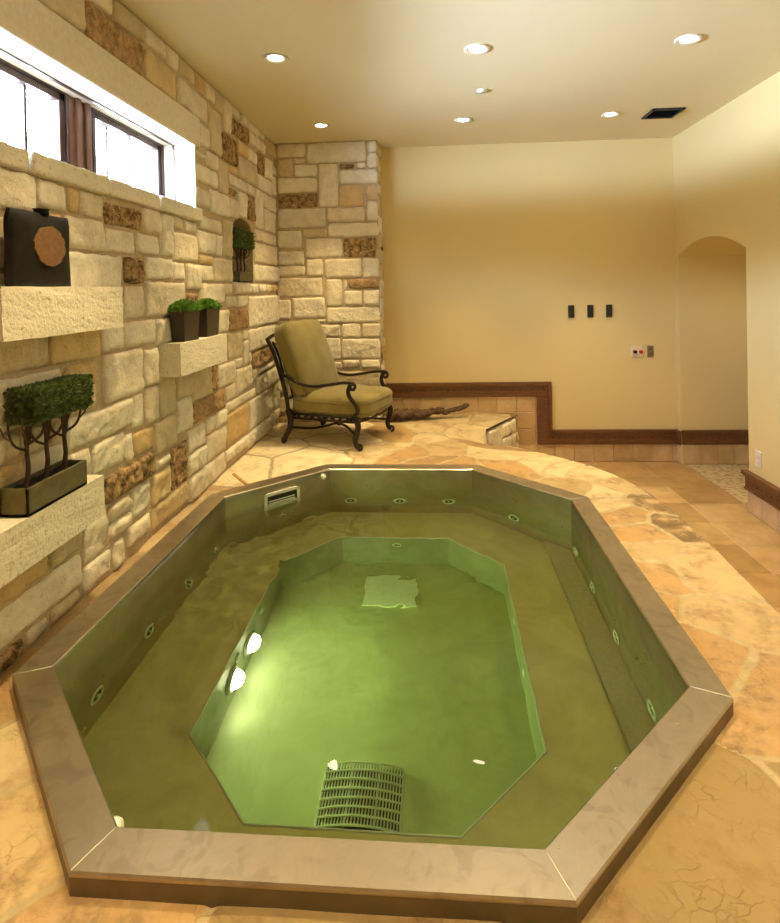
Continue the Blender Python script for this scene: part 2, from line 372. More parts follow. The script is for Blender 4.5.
# ------------------------------------------------------------------ stone walls
PAL = {'w': [(.90, .85, .74), (.87, .81, .69), (.92, .88, .78), (.85, .78, .65)], 't': [(.74, .66, .49), (.70, .62, .45)],
       'o': [(.70, .54, .30), (.74, .60, .36)], 'b': [(.55, .38, .2)], 'd': [(.28, .18, .09)]}
def parse(s):
    out = []
    for t in s.split():
        a = t.split(','); out.append([*map(float, a[:4]), a[4]])
    return out
def fill_gaps(st, u0, u1, v0, v1, blocked, rnd, cs=.02, maxw=(.12, .36), maxh=(.08, .2)):
    nu, nv = int((u1 - u0) / cs), int((v1 - v0) / cs)
    occ = [[False] * nv for _ in range(nu)]
    def mark(a, b, c, d):
        for i in range(max(0, round((a - u0) / cs)), min(nu, round((b - u0) / cs))):
            for j in range(max(0, round((c - v0) / cs)), min(nv, round((d - v0) / cs))): occ[i][j] = True
    for s in st: mark(s[0] - .006, s[1] + .006, s[2] - .006, s[3] + .006)
    for b in blocked: mark(*b)
    new = []
    for j in range(nv - 1, -1, -1):
        i = 0
        while i < nu:
            if occ[i][j]: i += 1; continue
            W = int(rnd.uniform(*maxw) / cs); H = int(rnd.uniform(*maxh) / cs)
            w = 0
            while w < W and i + w < nu and not occ[i + w][j]: w += 1
            h = 1
            while h < H and j - h >= 0 and all(not occ[i + k][j - h] for k in range(w)): h += 1
            a, b, c, d = u0 + i * cs, u0 + (i + w) * cs, v0 + (j + 1 - h) * cs, v0 + (j + 1) * cs
            mark(a, b, c, d)
            if w * cs >= .05 and h * cs >= .045:
                new.append([a, b, c, d, rnd.choice('wwwwwttto') if rnd.random() > .05 else 'd'])
            i += w
    return new
def grow(st, blocked, dom, step=.004, most=.045):
    # stones widen until they meet their neighbours, as in a tightly laid wall
    st = [list(s) for s in st]; keep = []
    for s in st:                                   # where two traced outlines overlap, the later one gives way
        ok = True
        for o in keep:
            da, db = min(s[1], o[1]) - max(s[0], o[0]), min(s[3], o[3]) - max(s[2], o[2])
            if da <= 0 or db <= 0: continue
            if da * db > .6 * (s[1] - s[0]) * (s[3] - s[2]): ok = False; break
            if da / (s[1] - s[0]) < db / (s[3] - s[2]):
                if s[0] < o[0]: s[1] = o[0]
                else: s[0] = o[1]
            else:
                if s[2] < o[2]: s[3] = o[2]
                else: s[2] = o[3]
            if s[1] - s[0] < .03 or s[3] - s[2] < .03: ok = False; break
        if ok: keep.append(s)
    st = keep
    R = [list(s) for s in st]; orig = [list(s) for s in st]
    def hits(i, r):
        for k, o in enumerate(R):
            if k == i: continue
            a0, a1, b0, b1 = max(r[0], o[0]), min(r[1], o[1]), max(r[2], o[2]), min(r[3], o[3])
            if a1 > a0 + .001 and b1 > b0 + .001:
                # an overlap that was there from the start does not count
                p, q = orig[i], orig[k]
                if not (min(p[1], q[1]) > max(p[0], q[0]) + .001 and min(p[3], q[3]) > max(p[2], q[2]) + .001): return True
        return any(min(r[1], o[1]) > max(r[0], o[0]) + .001 and min(r[3], o[3]) > max(r[2], o[2]) + .001 for o in blocked)
    for it in range(int(most / step)):
        for i, s in enumerate(R):
            for side, d in ((0, -step), (1, step), (2, -step), (3, step)):
                t = list(s); t[side] += d
                if t[0] < dom[0] or t[1] > dom[1] or t[2] < dom[2] or t[3] > dom[3] or hits(i, t): continue
                s[side] = t[side]
    return R
def stone_mesh(name, stones, place, fine, rnd, amp=lambda v: 1.0):
    V, F, CA, RA = [], [], [], []
    for (a, b, c, d, k) in stones:
        g = .0075
        a, b, c, d = a + g, b - g, c + g, d - g
        if b - a < .015 or d - c < .015: continue
        sp = fine(a)
        nx = max(3, int((b - a) / sp)); ny = max(3, int((d - c) / sp))
        base = len(V); h0 = rnd.uniform(.008, .022)
        col = rnd.choice(PAL[k]); j = rnd.uniform(.93, 1.05); col = [min(1, x * j) for x in col]
        rough = {'d': .92, 'b': .6}.get(k, 0.)
        if k in 'wt' and rnd.random() < .12: rough = .12
        am = amp((c + d) / 2) * (1.6 if k in 'db' else 1) * rnd.uniform(.6, 1.3)
        tx, ty = rnd.uniform(-.04, .04), rnd.uniform(-.05, .05)
        ofs = Vector((rnd.uniform(0, 50), rnd.uniform(0, 50), 0))
        # border rows tuck into the mortar
        us = [a] + [lerp(a, b, i / nx) for i in range(nx + 1)] + [b]
        vs = [c] + [lerp(c, d, i / ny) for i in range(ny + 1)] + [d]
        MU, MV = len(us), len(vs)
        for iu, u in enumerate(us):
            for iv, v in enumerate(vs):
                edge = iu in (0, MU - 1) or iv in (0, MV - 1)
                e = min(u - a, b - u, v - c, d - v)
                q = Vector((u, v, 0)) + ofs
                n1 = noise.noise(q * 9); n2 = noise.noise(q * 26); n3 = noise.noise(q * 60)
                wob = .007 * noise.noise(q * 14 + Vector((9, 9, 9)))
                wob2 = .007 * noise.noise(q * 14 + Vector((-9, 5, 2)))
                ce = sstep(0, .013, e)
                # rounded, slightly irregular corners
                du = .007 * (1 - sstep(0, .03, min(v - c, d - v))) * (1 - sstep(0, .05, min(u - a, b - u)))
                uu = u + wob + (du if u < (a + b) / 2 else -du)
                vv = v + wob2
                h = -.012 if edge else (.001 + h0 * (.5 + .5 * ce) + am * (.007 * n1 + .007 * n2 + .0045 * n3) * (.5 + .5 * ce) + tx * (u - (a + b) / 2) + ty * (v - (c + d) / 2))
                V.append(place(uu, vv, h)); CA.append((*col, 1)); RA.append(rough)
        for iu in range(MU - 1):
            for iv in range(MV - 1):
                p = base + iu * MV + iv
                F.append((p, p + MV, p + MV + 1, p + 1))
    me = bpy.data.meshes.new(name); me.from_pydata(V, [], F); me.update()
    ca = me.color_attributes.new('Col', 'FLOAT_COLOR', 'POINT')
    ca.data.foreach_set('color', [x for c in CA for x in c])
    ra = me.attributes.new('Rough', 'FLOAT', 'POINT'); ra.data.foreach_set('value', RA)
    return me

NICHE = (3.90, 4.36, 1.245, 1.60)      # Y0, Y1, Z0, spring of the arch
NTOP = 1.715
WIN = (1.62, 3.24, 1.672, 2.035)       # window opening in the stone
rnd = random.Random(3)
st = parse(STONES_LEFT)
st = [s for s in st if not (s[0] < NICHE[1] - .03 and s[1] > NICHE[0] + .03 and s[2] < NTOP - .03 and s[3] > NICHE[2] + .03)]
blocked = [(1.40, 3.32, 1.595, 2.215), (NICHE[0], NICHE[1], NICHE[2], NTOP)]
st = grow(st, blocked, (1.1, 5.04, 0, 2.494)); st += fill_gaps(st, 1.1, 5.04, 0, 2.494, blocked, rnd)
st += fill_gaps([], YF, 1.1, 0, 2.494, [], rnd)
me = stone_mesh('wall_left', st, lambda u, v, h: (XL + h, u, v), lambda y: .013 if y > 1.2 else .05, rnd, lambda z: 1.5 - .45 * z)
struct(link('wall_left', me, STONE, None, True))
# mortar backing with the window and niche left open
bm = bmesh.new()
holes = [(1.60, 3.27, 1.62, 2.07), (NICHE[0], NICHE[1], NICHE[2], NTOP)]
for a, b, c, d in cells(YF, YB, ZT, ZC + .1, holes): box(bm, XL - .30, XL - .001, a, b, c, d)
# niche: back, and spandrels that leave a round arch
box(bm, XL - .30, XL - .17, NICHE[0], NICHE[1], NICHE[2], NTOP)
cy, hw = (NICHE[0] + NICHE[1]) / 2, (NICHE[1] - NICHE[0]) / 2
n = 14
for side in (-1, 1):
    prev = None
    for i in range(n + 1):
        t = PI / 2 * i / n
        y = cy + side * hw * math.cos(t); z = NICHE[3] + (NTOP - NICHE[3]) * math.sin(t)
        if prev:
            y0, z0 = prev
            for (ya, za, yb, zb) in ((y0, z0, y, z),):
                f = [bm.verts.new((XL - .001, ya, za)), bm.verts.new((XL - .001, yb, zb)), bm.verts.new((XL - .001, yb, NTOP)), bm.verts.new((XL - .001, ya, NTOP))]
                bm.faces.new(f)
                g = [bm.verts.new((XL - .001, ya, za)), bm.verts.new((XL - .001, yb, zb)), bm.verts.new((XL - .17, yb, zb)), bm.verts.new((XL - .17, ya, za))]
                bm.faces.new(g)
        prev = (y, z)
struct(obj('wall_left_mortar', bm, MORTAR))
# stone pier in the back left corner
ps = parse(STONES_PIER)
ps = [s for s in ps if s[1] - s[0] > .02]
ps = grow(ps, [], (XL + .02, XP + .004, 0, 2.49)); ps += fill_gaps(ps, XL + .02, XP + .004, 0, 2.49, [], rnd, .018, (.12, .3), (.07, .15))
me = stone_mesh('wall_pier', ps, lambda u, v, h: (u, YP - h, v), lambda y: .012, rnd, lambda z: 1.25 - .4 * z)
struct(link('wall_pier', me, STONE, None, True))
ps2 = fill_gaps([], YP, YB, 0, 2.49, [], rnd, .02, (.14, .29), (.09, .2))
me = stone_mesh('wall_pier_side', ps2, lambda u, v, h: (XP + h - .006, u, v), lambda y: .02, rnd)
struct(link('wall_pier_side', me, STONE, None, True))
struct(boxes('wall_pier_mortar', [(XL - .01, XP - .004, YP + .001, YB + .02, -.1, ZC + .05)], MORTAR))

# ------------------------------------------------------------------ plain walls and ceiling
struct(boxes('wall_back', [(XL - .3, XR + .9, YB, YB + .15, ZT - .1, ZC + .1)], PAINT))
struct(boxes('wall_front', [(XL - .3, XR + .9, YF - .15, YF, ZT - .1, ZC + .1)], PAINT))
DY0, DY1, DZ, DTOP, DX = 4.155, 5.245, 1.415, 1.543, 3.1
bm = bmesh.new()
prof = [(YF, ZT - .1), (DY0, ZT - .1), (DY0, DZ)]
cy, hw = (DY0 + DY1) / 2, (DY1 - DY0) / 2
sag = DTOP - DZ; rad = (hw * hw + sag * sag) / (2 * sag); a0 = math.asin(hw / rad)
for i in range(1, 24):
    t = -a0 + 2 * a0 * i / 24
    prof.append((cy + rad * math.sin(t), DTOP - rad + rad * math.cos(t)))
prof += [(DY1, DZ), (DY1, ZT - .1), (YB + .01, ZT - .1), (YB + .01, ZC + .1), (YF, ZC + .1)]
A = [bm.verts.new((XR, y, z)) for y, z in prof]; B = [bm.verts.new((DX, y, z)) for y, z in prof]
bm.faces.new(A); bm.faces.new(B[::-1])
for i in range(len(prof)): bm.faces.new((A[i], A[i - 1], B[i - 1], B[i]))
bmesh.ops.recalc_face_normals(bm, faces=bm.faces)
bmesh.ops.triangulate(bm, faces=[f for f in bm.faces if len(f.verts) > 4])
struct(obj('wall_right', bm, PAINT))
struct(boxes('wall_shower_end', [(DX, DX + .1, DY0 - .2, DY1 + .2, ZT - .1, DTOP + .1)], PAINT))
struct(boxes('ceiling', [(XL - .3, XR + .9, YF - .1, YB + .1, ZC, ZC + .12)], CEIL))

# ------------------------------------------------------------------ flagstone deck
def edge_x(y):
    for (y0, x0), (y1, x1) in zip(DECK_EDGE, DECK_EDGE[1:]):
        if y0 <= y <= y1: return lerp(x0, x1, (y - y0) / (y1 - y0))
    return DECK_EDGE[-1][1]
def upper(x, y): return y > 4.75 and x < .448 + .63 * (y - 4.753)
def deck_z(x, y):
    d = (x - .23) * .5 + (y - 4.38) * .86
    if upper(x, y) or d < -.5: return 0.
    k = -.28 * ((d + .5) ** 2 / 2 if d < .5 else d)
    return k * (sstep(.0, .448, x) if y < 5 else 1)
def octagon(a, b, c): return [(-a, -b + c), (-a + c, -b), (a - c, -b), (a, -b + c), (a, b - c), (a - c, b), (-a + c, b), (-a, b - c)]
def inset_oct(i):
    k = i * (2 - math.sqrt(2))
    return octagon(RIM_A - i, RIM_B - i, RIM_C - k)
CT, SN = math.cos(PTH), math.sin(PTH)
def to_pool(x, y): return (CT * (x - PX) + SN * (y - PY), -SN * (x - PX) + CT * (y - PY))
def in_pool(x, y, ins=.05):
    u, v = to_pool(x, y); a, b, c = RIM_A - ins, RIM_B - ins, RIM_C - ins * .586
    return abs(u) < a and abs(v) < b and abs(u) + abs(v) < a + b - c
DC = {'p': (.60, .50, .35), 't': (.44, .34, .21), 'r': (.50, .385, .235), 'o': (.43, .28, .14), 'q': (.54, .42, .26), 'd': (.17, .115, .065), 'b': (.32, .21, .12), 'g': (.27, .20, .10), 'w': (.78, .70, .56)}
DP = {'p': .35, 'r': .7, 't': .4, 'o': .75, 'q': .8, 'd': 1.0, 'b': .9, 'g': .25, 'w': .05}
def deck_info(x, y):
    p = Vector((x, y, 0))
    xx = x + .10 * noise.noise(p * 2.3 + Vector((3, 1, 0))) + .02 * noise.noise(p * 9)
    yy = y + .10 * noise.noise(p * 2.3 + Vector((-7, 5, 2))) + .02 * noise.noise(p * 9 + Vector((4, 4, 4)))
    b1 = b2 = 1e9; s1 = s2 = None
    for s in SEEDS:
        d = (xx - s[0]) ** 2 + (yy - s[1]) ** 2
        if d < b1: b2, s2, b1, s1 = b1, s1, d, s
        elif d < b2: b2, s2 = d, s
    sep = math.hypot(s1[0] - s2[0], s1[1] - s2[1])
    return s1, (b2 - b1) / (2 * sep)
V, F, CA, EA, PA = [], [], [], [], []
idx = {}
def grid_axis(a, b, f):
    out = [a]
    while out[-1] < b: out.append(min(b, out[-1] + f(out[-1])))
    return out
ys = grid_axis(YF, YB, lambda y: .06 if y < .7 else .011)
xs = grid_axis(XL - .03, 1.33, lambda x: .0115)
row_edge = [edge_x(y) for y in ys]
def dv(i, j):
    if (i, j) in idx: return idx[(i, j)]
    y = ys[j]; x = min(xs[i], row_edge[j])
    s, e = deck_info(x, y)
    z = deck_z(x, y)
    z += -.006 * (1 - sstep(.004, .018, e)) + .003 * noise.noise(Vector((x, y, 0)) * 5) - .003
    idx[(i, j)] = len(V); V.append((x, y, z)); c = DC[s[2]]
    jt = 1 + .10 * noise.noise(Vector((s[0] * 31, s[1] * 17, 0)))
    CA.append((c[0] * jt, c[1] * jt * .95, c[2] * jt * .82, 1)); EA.append(e); PA.append(DP[s[2]])
    return idx[(i, j)]
for j in range(len(ys) - 1):
    for i in range(len(xs) - 1):
        cx, cyy = (xs[i] + xs[i + 1]) / 2, (ys[j] + ys[j + 1]) / 2
        if xs[i] >= row_edge[j] and xs[i] >= row_edge[j + 1]: continue
        if in_pool(cx, cyy): continue
        F.append((dv(i, j), dv(i + 1, j), dv(i + 1, j + 1), dv(i, j + 1)))
# outer skirt of the deck down to the tile floor
for y0, y1, e0, e1 in zip(ys, ys[1:], row_edge, row_edge[1:]):
    k = len(V)
    for (x, y, z) in ((e0, y0, deck_z(e0, y0)), (e1, y1, deck_z(e1, y1)), (e1 + .004, y1, ZT - .02), (e0 + .004, y0, ZT - .02)):
        V.append((x, y, z)); CA.append((.58, .44, .24, 1)); EA.append(.1); PA.append(.4)
    F.append((k, k + 3, k + 2, k + 1))
me = bpy.data.meshes.new('floor'); me.from_pydata(V, [], F); me.update()
me.color_attributes.new('Col', 'FLOAT_COLOR', 'POINT').data.foreach_set('color', [x for c in CA for x in c])
me.attributes.new('Edge', 'FLOAT', 'POINT').data.foreach_set('value', EA)
me.attributes.new('Patch', 'FLOAT', 'POINT').data.foreach_set('value', PA)
struct(link('floor', me, DECK, None, True))
# little stone riser where the raised deck stops
V, F, CA, RA = [], [], [], []
rs = random.Random(5)
LEN = 0.605
rise = fill_gaps([], 0, LEN, -.36, -.012, [], rs, .02, (.1, .2), (.1, .3))
rise = [[a, b, c, d, rs.choice('wwt')] for a, b, c, d, k in rise if d > -.02 - .36 * (a / LEN) * .6 - .14]
me = stone_mesh('trim_riser', rise, lambda u, v, h: (.452 + .534 * u + .0 + h * .846, 4.753 + .846 * u - h * .534, v), lambda y: .015, rs)
struct(link('trim_riser', me, STONE, None, True))
bm = bmesh.new(); tube(bm, [(.447, 4.745, -.006), (.60, 5.0, -.006), (.775, 5.28, -.006)], [.009, .008, .006], 6)
struct(obj('trim_riser_nosing', bm, POT))

# ------------------------------------------------------------------ tile floor, grout joints and wall tiles
def tile_mesh(name, rects, place, thick, rnd, cols, gap=.005, mat=TILE):
    bm = bmesh.new(); cl = bm.verts.layers.float_color.new('Col')
    for (a, b, c, d) in rects:
        a, b, c, d = a + gap / 2, b - gap / 2, c + gap / 2, d - gap / 2
        col = rnd.choice(cols); j = rnd.uniform(.9, 1.06); col = (col[0] * j, col[1] * j, col[2] * j, 1)
        e = .003
        lo = [bm.verts.new(place(u, v, 0)) for u, v in ((a, c), (b, c), (b, d), (a, d))]
        mid = [bm.verts.new(place(u, v, thick - e)) for u, v in ((a, c), (b, c), (b, d), (a, d))]
        hi = [bm.verts.new(place(u, v, thick)) for u, v in ((a + e, c + e), (b - e, c + e), (b - e, d - e), (a + e, d - e))]
        for v in lo + mid + hi: v[cl] = col
        bm.faces.new(hi)
        for A, B in ((lo, mid), (mid, hi)):
            for k in range(4): bm.faces.new((A[k], A[(k + 1) % 4], B[(k + 1) % 4], B[k]))
    bmesh.ops.recalc_face_normals(bm, faces=bm.faces)
    return struct(obj(name, bm, mat))
rt = random.Random(11)
struct(boxes('floor_grout', [(.60, 2.26, YF, YB, ZT - .1, ZT - .004)], GROUT))
rects = []
ye = [4.992 - .345 * k for k in range(-1, 20)]
for ci, (x0, x1) in enumerate(((.71, 1.09), (1.09, 1.48), (1.48, 1.868), (1.868, 2.258))):
    off = .0 if ci % 2 else .012
    for k in range(len(ye) - 1):
        y1, y0 = min(YB, ye[k] + off), ye[k + 1] + off
        if y0 < YF: continue
        rects.append((x0, x1, y0, y1))
tile_mesh('floor_tile', rects, lambda u, v, h: (u, v, ZT - .008 + h), .008, rt, [(.50, .34, .17), (.56, .39, .21), (.46, .30, .145), (.58, .41, .23)])
struct(boxes('floor_pebble', [(2.262, DX, DY0, DY1, ZT - .1, ZT - .001)], PEBBLE))
wc = [(.62, .46, .26), (.68, .52, .31), (.56, .40, .21)]
struct(boxes('baseboard_back_grout', [(XP, .97, YB - .008, YB, ZT, .17), (.97, XR, YB - .008, YB, ZT, -.27)], GROUT))
rects = []
for r in range(4):
    z1 = .168 - .153 * r; z0 = max(ZT, z1 - .153)
    for k in range(-3, 6):
        x0 = .072 + .1755 * k; x1 = x0 + .1755
        x0 = max(XP, x0); x1 = min(.968, x1)
        if x1 - x0 > .02: rects.append((x0, x1, z0, z1))
for k in range(0, 8):
    x0 = .968 + (0 if k == 0 else .150 + .1755 * (k - 1)); x1 = .968 + .150 + .1755 * k
    x1 = min(XR, x1)
    if x1 - x0 > .02: rects.append((x0, x1, ZT, -.274))
tile_mesh('baseboard_back_tile', rects, lambda u, v, h: (u, YB - .006 - h, v), .010, rt, wc)
rects = [(2.225 + .15 * k, 2.225 + .15 * (k + 1), ZT, -.257) for k in range(6)]
struct(boxes('baseboard_shower_grout', [(XR + .005, DX, DY1 - .006, DY1, ZT, -.25)], GROUT))
tile_mesh('baseboard_shower_tile', rects, lambda u, v, h: (u, DY1 - .004 - h, v), .010, rt, wc)
struct(boxes('baseboard_right_grout', [(XR - .006, XR, YF, DY0 - .001, ZT, -.27)], GROUT))
rects = [(DY0 - .1755 * (k + 1), DY0 - .1755 * k, ZT, -.274) for k in range(33)]
tile_mesh('baseboard_right_tile', rects, lambda u, v, h: (XR - .004 - h, u, v), .010, rt, [(.66, .52, .36), (.70, .55, .38)])
tile_mesh('baseboard_return_tile', [(DY1 + .004, YB - .012, ZT, -.274)], lambda u, v, h: (XR + .002 - h, u, v), .012, rt, wc)
struct(boxes('trim_return', [(XR - .020, XR + .001, DY1 - .002, YB - .02, -.275, -.170), (XR - .034, XR + .001, DY1 - .006, YB - .03, -.170, -.150)], WOOD))
# dark wood trim above the tiles, stepping down with the floor
def studded(name, runs, place, beads, studs):
    bm = bmesh.new()
    for (u0, u1, v0, v1, h) in runs + beads:
        cs = []
        for hh in (0, h):
            cs += [bm.verts.new(place(u, v, hh)) for u, v in ((u0, v0), (u1, v0), (u1, v1), (u0, v1))]
        for q in ((0, 1, 5, 4), (1, 2, 6, 5), (2, 3, 7, 6), (3, 0, 4, 7), (4, 5, 6, 7), (3, 2, 1, 0)): bm.faces.new([cs[i] for i in q])
    bmesh.ops.recalc_face_normals(bm, faces=bm.faces)
    o = struct(obj(name, bm, WOOD))
    bm = bmesh.new()
    for (u, v, h) in studs:
        c = bm.verts.new(place(u, v, h + .006))
        ring = [bm.verts.new(place(u + .006 * math.cos(2 * PI * k / 8), v + .006 * math.sin(2 * PI * k / 8), h)) for k in range(8)]
        for k in range(8): bm.faces.new((ring[k], ring[(k + 1) % 8], c))
    obj('stud', bm, STUD, o)
    return o
pb = lambda u, v, h: (u, YB - h, v)
stx = [(XP + .04 + .055 * k, .222, .02) for k in range(27)] + [(1.035, .16 - .055 * k, .02) for k in range(7)] + [(1.05 + .055 * k, -.222, .02) for k in range(22)]
studded('trim_back', [(XP, 1.092, .168, .27, .02), (.967, 1.075, -.275, .168, .02), (1.075, XR, -.275, -.17, .02)], pb,
        [(XP, 1.094, .262, .293, .036), (1.068, 1.096, -.155, .262, .036), (1.068, XR, -.178, -.150, .036), (XP, .967, .160, .172, .027), (.960, .973, -.283, .160, .027), (.973, XR, -.283, -.268, .027)], stx)
ps_ = lambda u, v, h: (u, DY1 - h, v)
studded('trim_shower', [(XR + .005, DX, -.258, -.155, .02)], ps_, [(XR + .005, DX, -.163, -.137, .034), (XR + .005, DX, -.264, -.25, .026)], [(2.26 + .055 * k, -.205, .02) for k in range(15)])
pr = lambda u, v, h: (XR - h, u, v)
studded('trim_right', [(YF, DY0 + .012, -.275, -.17, .022)], pr, [(YF, DY0 + .022, -.178, -.152, .045), (YF, DY0 + .016, -.19, -.178, .034), (YF, DY0 + .014, -.283, -.268, .03)], [(DY0 - .03 - .055 * k, -.228, .022) for k in range(40)])

# ------------------------------------------------------------------ window set in the stone
SF = dict(bev=.006)
rw = random.Random(21)
lint = boxes('trim_window_lintel', [(XL - .29, XL + .022, 1.40, 3.33, 2.035, 2.212)], SAWN, None, .008); struct(lint)
bm = bmesh.new()
for a, b in ((1.40, 1.855), (1.868, 2.335), (2.348, 2.80), (2.812, 3.31)):
    box(bm, XL - .29, XL + .03 + rw.uniform(-.006, .006), a, b, 1.596 + rw.uniform(-.004, .004), 1.672, .01)
bmesh.ops.subdivide_edges(bm, edges=[e for e in bm.edges if e.calc_length() > .2], cuts=14, use_grid_fill=True)
for v in bm.verts: v.co += Vector((.006, 0, .005)) * noise.noise(v.co * 12)
struct(obj('trim_window_sill', bm, PITTED, None, False))
struct(boxes('trim_window_jamb', [(XL - .11, XL + .020, 3.24, 3.262, 1.672, 2.035), (XL - .11, XL + .01, 1.60, 1.62, 1.672, 2.035)], SAWN))
X0 = XL - .191                       # plane of the sashes
struct(boxes('window_liner', [(X0 - .02, XL - .10, 3.236, 3.30, 1.64, 2.08), (X0 - .02, XL - .10, 1.58, 1.625, 1.64, 2.08), (X0 - .02, XL - .10, 1.625, 3.236, 2.043, 2.09), (X0 - .02, XL - .10, 1.625, 3.236, 1.64, 1.677)], LINER))
struct(boxes('window_shadow_gap', [(XL - .112, XL - .098, 1.62, 3.24, 2.029, 2.036), (XL - .112, XL - .098, 3.233, 3.241, 1.672, 2.036)], FRAME))  # dark strips stand in for the shadow gap round the reveal
def sash(name, y0, y1, bars):
    z0, z1 = 1.677, 2.043
    fr = boxes(name, [(X0 - .03, X0 + .02, y0, y0 + .05, z0, z1), (X0 - .03, X0 + .02, y1 - .05, y1, z0, z1), (X0 - .03, X0 + .02, y0, y1, z1 - .045, z1), (X0 - .03, X0 + .02, y0, y1, z0, z0 + .04),
                      (X0 - .018, X0 + .032, y0, y0 + .016, z0, z1), (X0 - .018, X0 + .032, y1 - .016, y1, z0, z1), (X0 - .018, X0 + .032, y0, y1, z1 - .014, z1)], FRAME, None, .003)
    struct(fr)
    boxes('glazing_bar', [(X0 - .022, X0 + .006, b - .008, b + .008, z0 + .03, z1 - .03) for b in bars], FRAME, fr)
    boxes('pane', [(X0 - .010, X0 - .006, y0 + .04, y1 - .04, z0 + .03, z1 - .03)], GLASS, fr)
sash('window_1', 1.63, 2.365, (1.90, 2.13))
sash('window_2', 2.53, 3.236, (2.69, 2.909))
struct(boxes('window_mullion', [(X0 - .03, X0 + .03, 2.365, 2.53, 1.677, 2.043), (X0 + .03, X0 + .045, 2.40, 2.43, 1.677, 2.043), (X0 + .03, X0 + .045, 2.47, 2.50, 1.677, 2.043)], FRAME_W, None, .004))

# ------------------------------------------------------------------ stone shelves
def shelf(name, y0, y1, z0, z1, label):
    bm = bmesh.new(); box(bm, XL - .05, -1.255, y0, y1, z0, z1)
    bmesh.ops.subdivide_edges(bm, edges=list(bm.edges), cuts=10, use_grid_fill=True)
    for v in bm.verts:
        n = noise.noise(v.co * 15) * .003 + noise.noise(v.co * 40) * .002
        v.co += Vector((n, n, n))
    return tag(obj(name, bm, PITTED), label, 'shelf')
shelf('stone_shelf', 1.60, 2.262, 1.043, 1.206, 'thick limestone block shelf under the window carrying the dark square vase')
shelf('stone_shelf', 1.44, 2.10, .335, .49, 'low limestone block shelf on the stone wall carrying the long hedge planter')
shelf('stone_shelf', 2.785, 3.44, .755, .922, 'bright limestone block shelf carrying two small dark planters')

# ------------------------------------------------------------------ hot tub
tub = thing('hot_tub', 'octagonal sunken stainless steel hot tub with wide steel rim and jets', 'hot tub', (PX, PY, 0), PTH)
OUT0, INN = inset_oct(0), inset_oct(RIM_W)
FO = [(x - .0125, y + .03) for x, y in octagon(.583, .836, .28)]
def loops(bm, prof):
    rings = [[bm.verts.new((x, y, z)) for x, y in inset_oct(i)] for i, z in prof]
    for A, B in zip(rings, rings[1:]):
        for k in range(8): bm.faces.new((A[k], A[(k + 1) % 8], B[(k + 1) % 8], B[k]))
bm = bmesh.new()
loops(bm, [(.002, .03), (.0, .037), (.0, .041), (.003, RIM_Z), (.096, RIM_Z), (RIM_W, .0415), (RIM_W, .030), (RIM_W + .0, .02)])
for k in range(8):                                                      # fine weld line on each mitre
    a, b = Vector((*inset_oct(.004)[k], RIM_Z)), Vector((*inset_oct(.096)[k], RIM_Z))
    bw = bmesh.new(); tube(bw, [a, b], .0011, 6); obj('weld_seam', bw, CHROME, tub, True)
bmesh.ops.recalc_face_normals(bm, faces=bm.faces)
obj('rim', bm, RIM, tub)
bm = bmesh.new(); loops(bm, [(.001, -.08), (.001, .036)]); bmesh.ops.recalc_face_normals(bm, faces=bm.faces)
obj('rim_skirt', bm, SKIRT, tub)
def wall_strip(name, O, z0, z1, mat):
    bm = bmesh.new()
    for k in range(8):
        a, b = O[k], O[(k + 1) % 8]; n = 6
        for i in range(n):
            p = (lerp(a[0], b[0], i / n), lerp(a[1], b[1], i / n)); q = (lerp(a[0], b[0], (i + 1) / n), lerp(a[1], b[1], (i + 1) / n))
            bm.faces.new([bm.verts.new(c) for c in ((q[0], q[1], z0), (p[0], p[1], z0), (p[0], p[1], z1), (q[0], q[1], z1))])
    bmesh.ops.remove_doubles(bm, verts=bm.verts, dist=1e-5)
    return obj(name, bm, mat, tub)
wall_strip('side_wall', INN, ZB, .03, SHELL)
bm = bmesh.new()
A = [bm.verts.new((x, y, ZB)) for x, y in INN]; B = [bm.verts.new((x, y, ZB)) for x, y in FO]
for k in range(8): bm.faces.new((A[k], A[(k + 1) % 8], B[(k + 1) % 8], B[k]))
obj('bench', bm, BENCH, tub)
bm = bmesh.new()
tube(bm, [(x, y, ZB + .001) for x, y in FO], .004, 8, True)
obj('bench_edge', bm, CHROME, tub, True)
wall_strip('foot_well_wall', FO, ZF, ZB, WELL)
bm = bmesh.new(); bm.faces.new([bm.verts.new((x, y, ZF)) for x, y in FO]); obj('foot_well_floor', bm, WELL, tub)

def wall_frame(O, i, t, z, off=.0):
    a, b = Vector((*O[i], 0)), Vector((*O[(i + 1) % 8], 0)); e = (b - a); Ln = e.length
    e.normalize(); nrm = Vector((-e.y, e.x, 0)); up = Vector((0, 0, 1))
    p = a + e * (t * Ln if t <= 1.0001 else t) + nrm * off; p.z = z
    return Matrix(((e.x, up.x, nrm.x, p.x), (e.y, up.y, nrm.y, p.y), (e.z, up.z, nrm.z, p.z), (0, 0, 0, 1))), Ln
def jet(O, i, dist, z, r=.042):
    M, Ln = wall_frame(O, i, 0, z)
    a, b = Vector((*O[i], 0)), Vector((*O[(i + 1) % 8], 0)); e = (b - a).normalized()
    M = Matrix.Translation(e * dist) @ M
    bm = bmesh.new()
    lathe(bm, [(r * .56, .001), (r * .60, .005), (r * .75, .007), (r * .92, .005), (r, .001)], 22, M)
    j = obj('jet', bm, CHROME, tub, True)
    bm = bmesh.new(); lathe(bm, [(0, .002), (r * .58, .002)], 18, M); obj('throat', bm, DARK, j)
    bm = bmesh.new(); lathe(bm, [(0, .010), (r * .16, .009), (r * .22, .002)], 12, M); obj('nozzle', bm, CHROME, j, True)
SIDE, END, CH = 1.4217, .8975, .6914
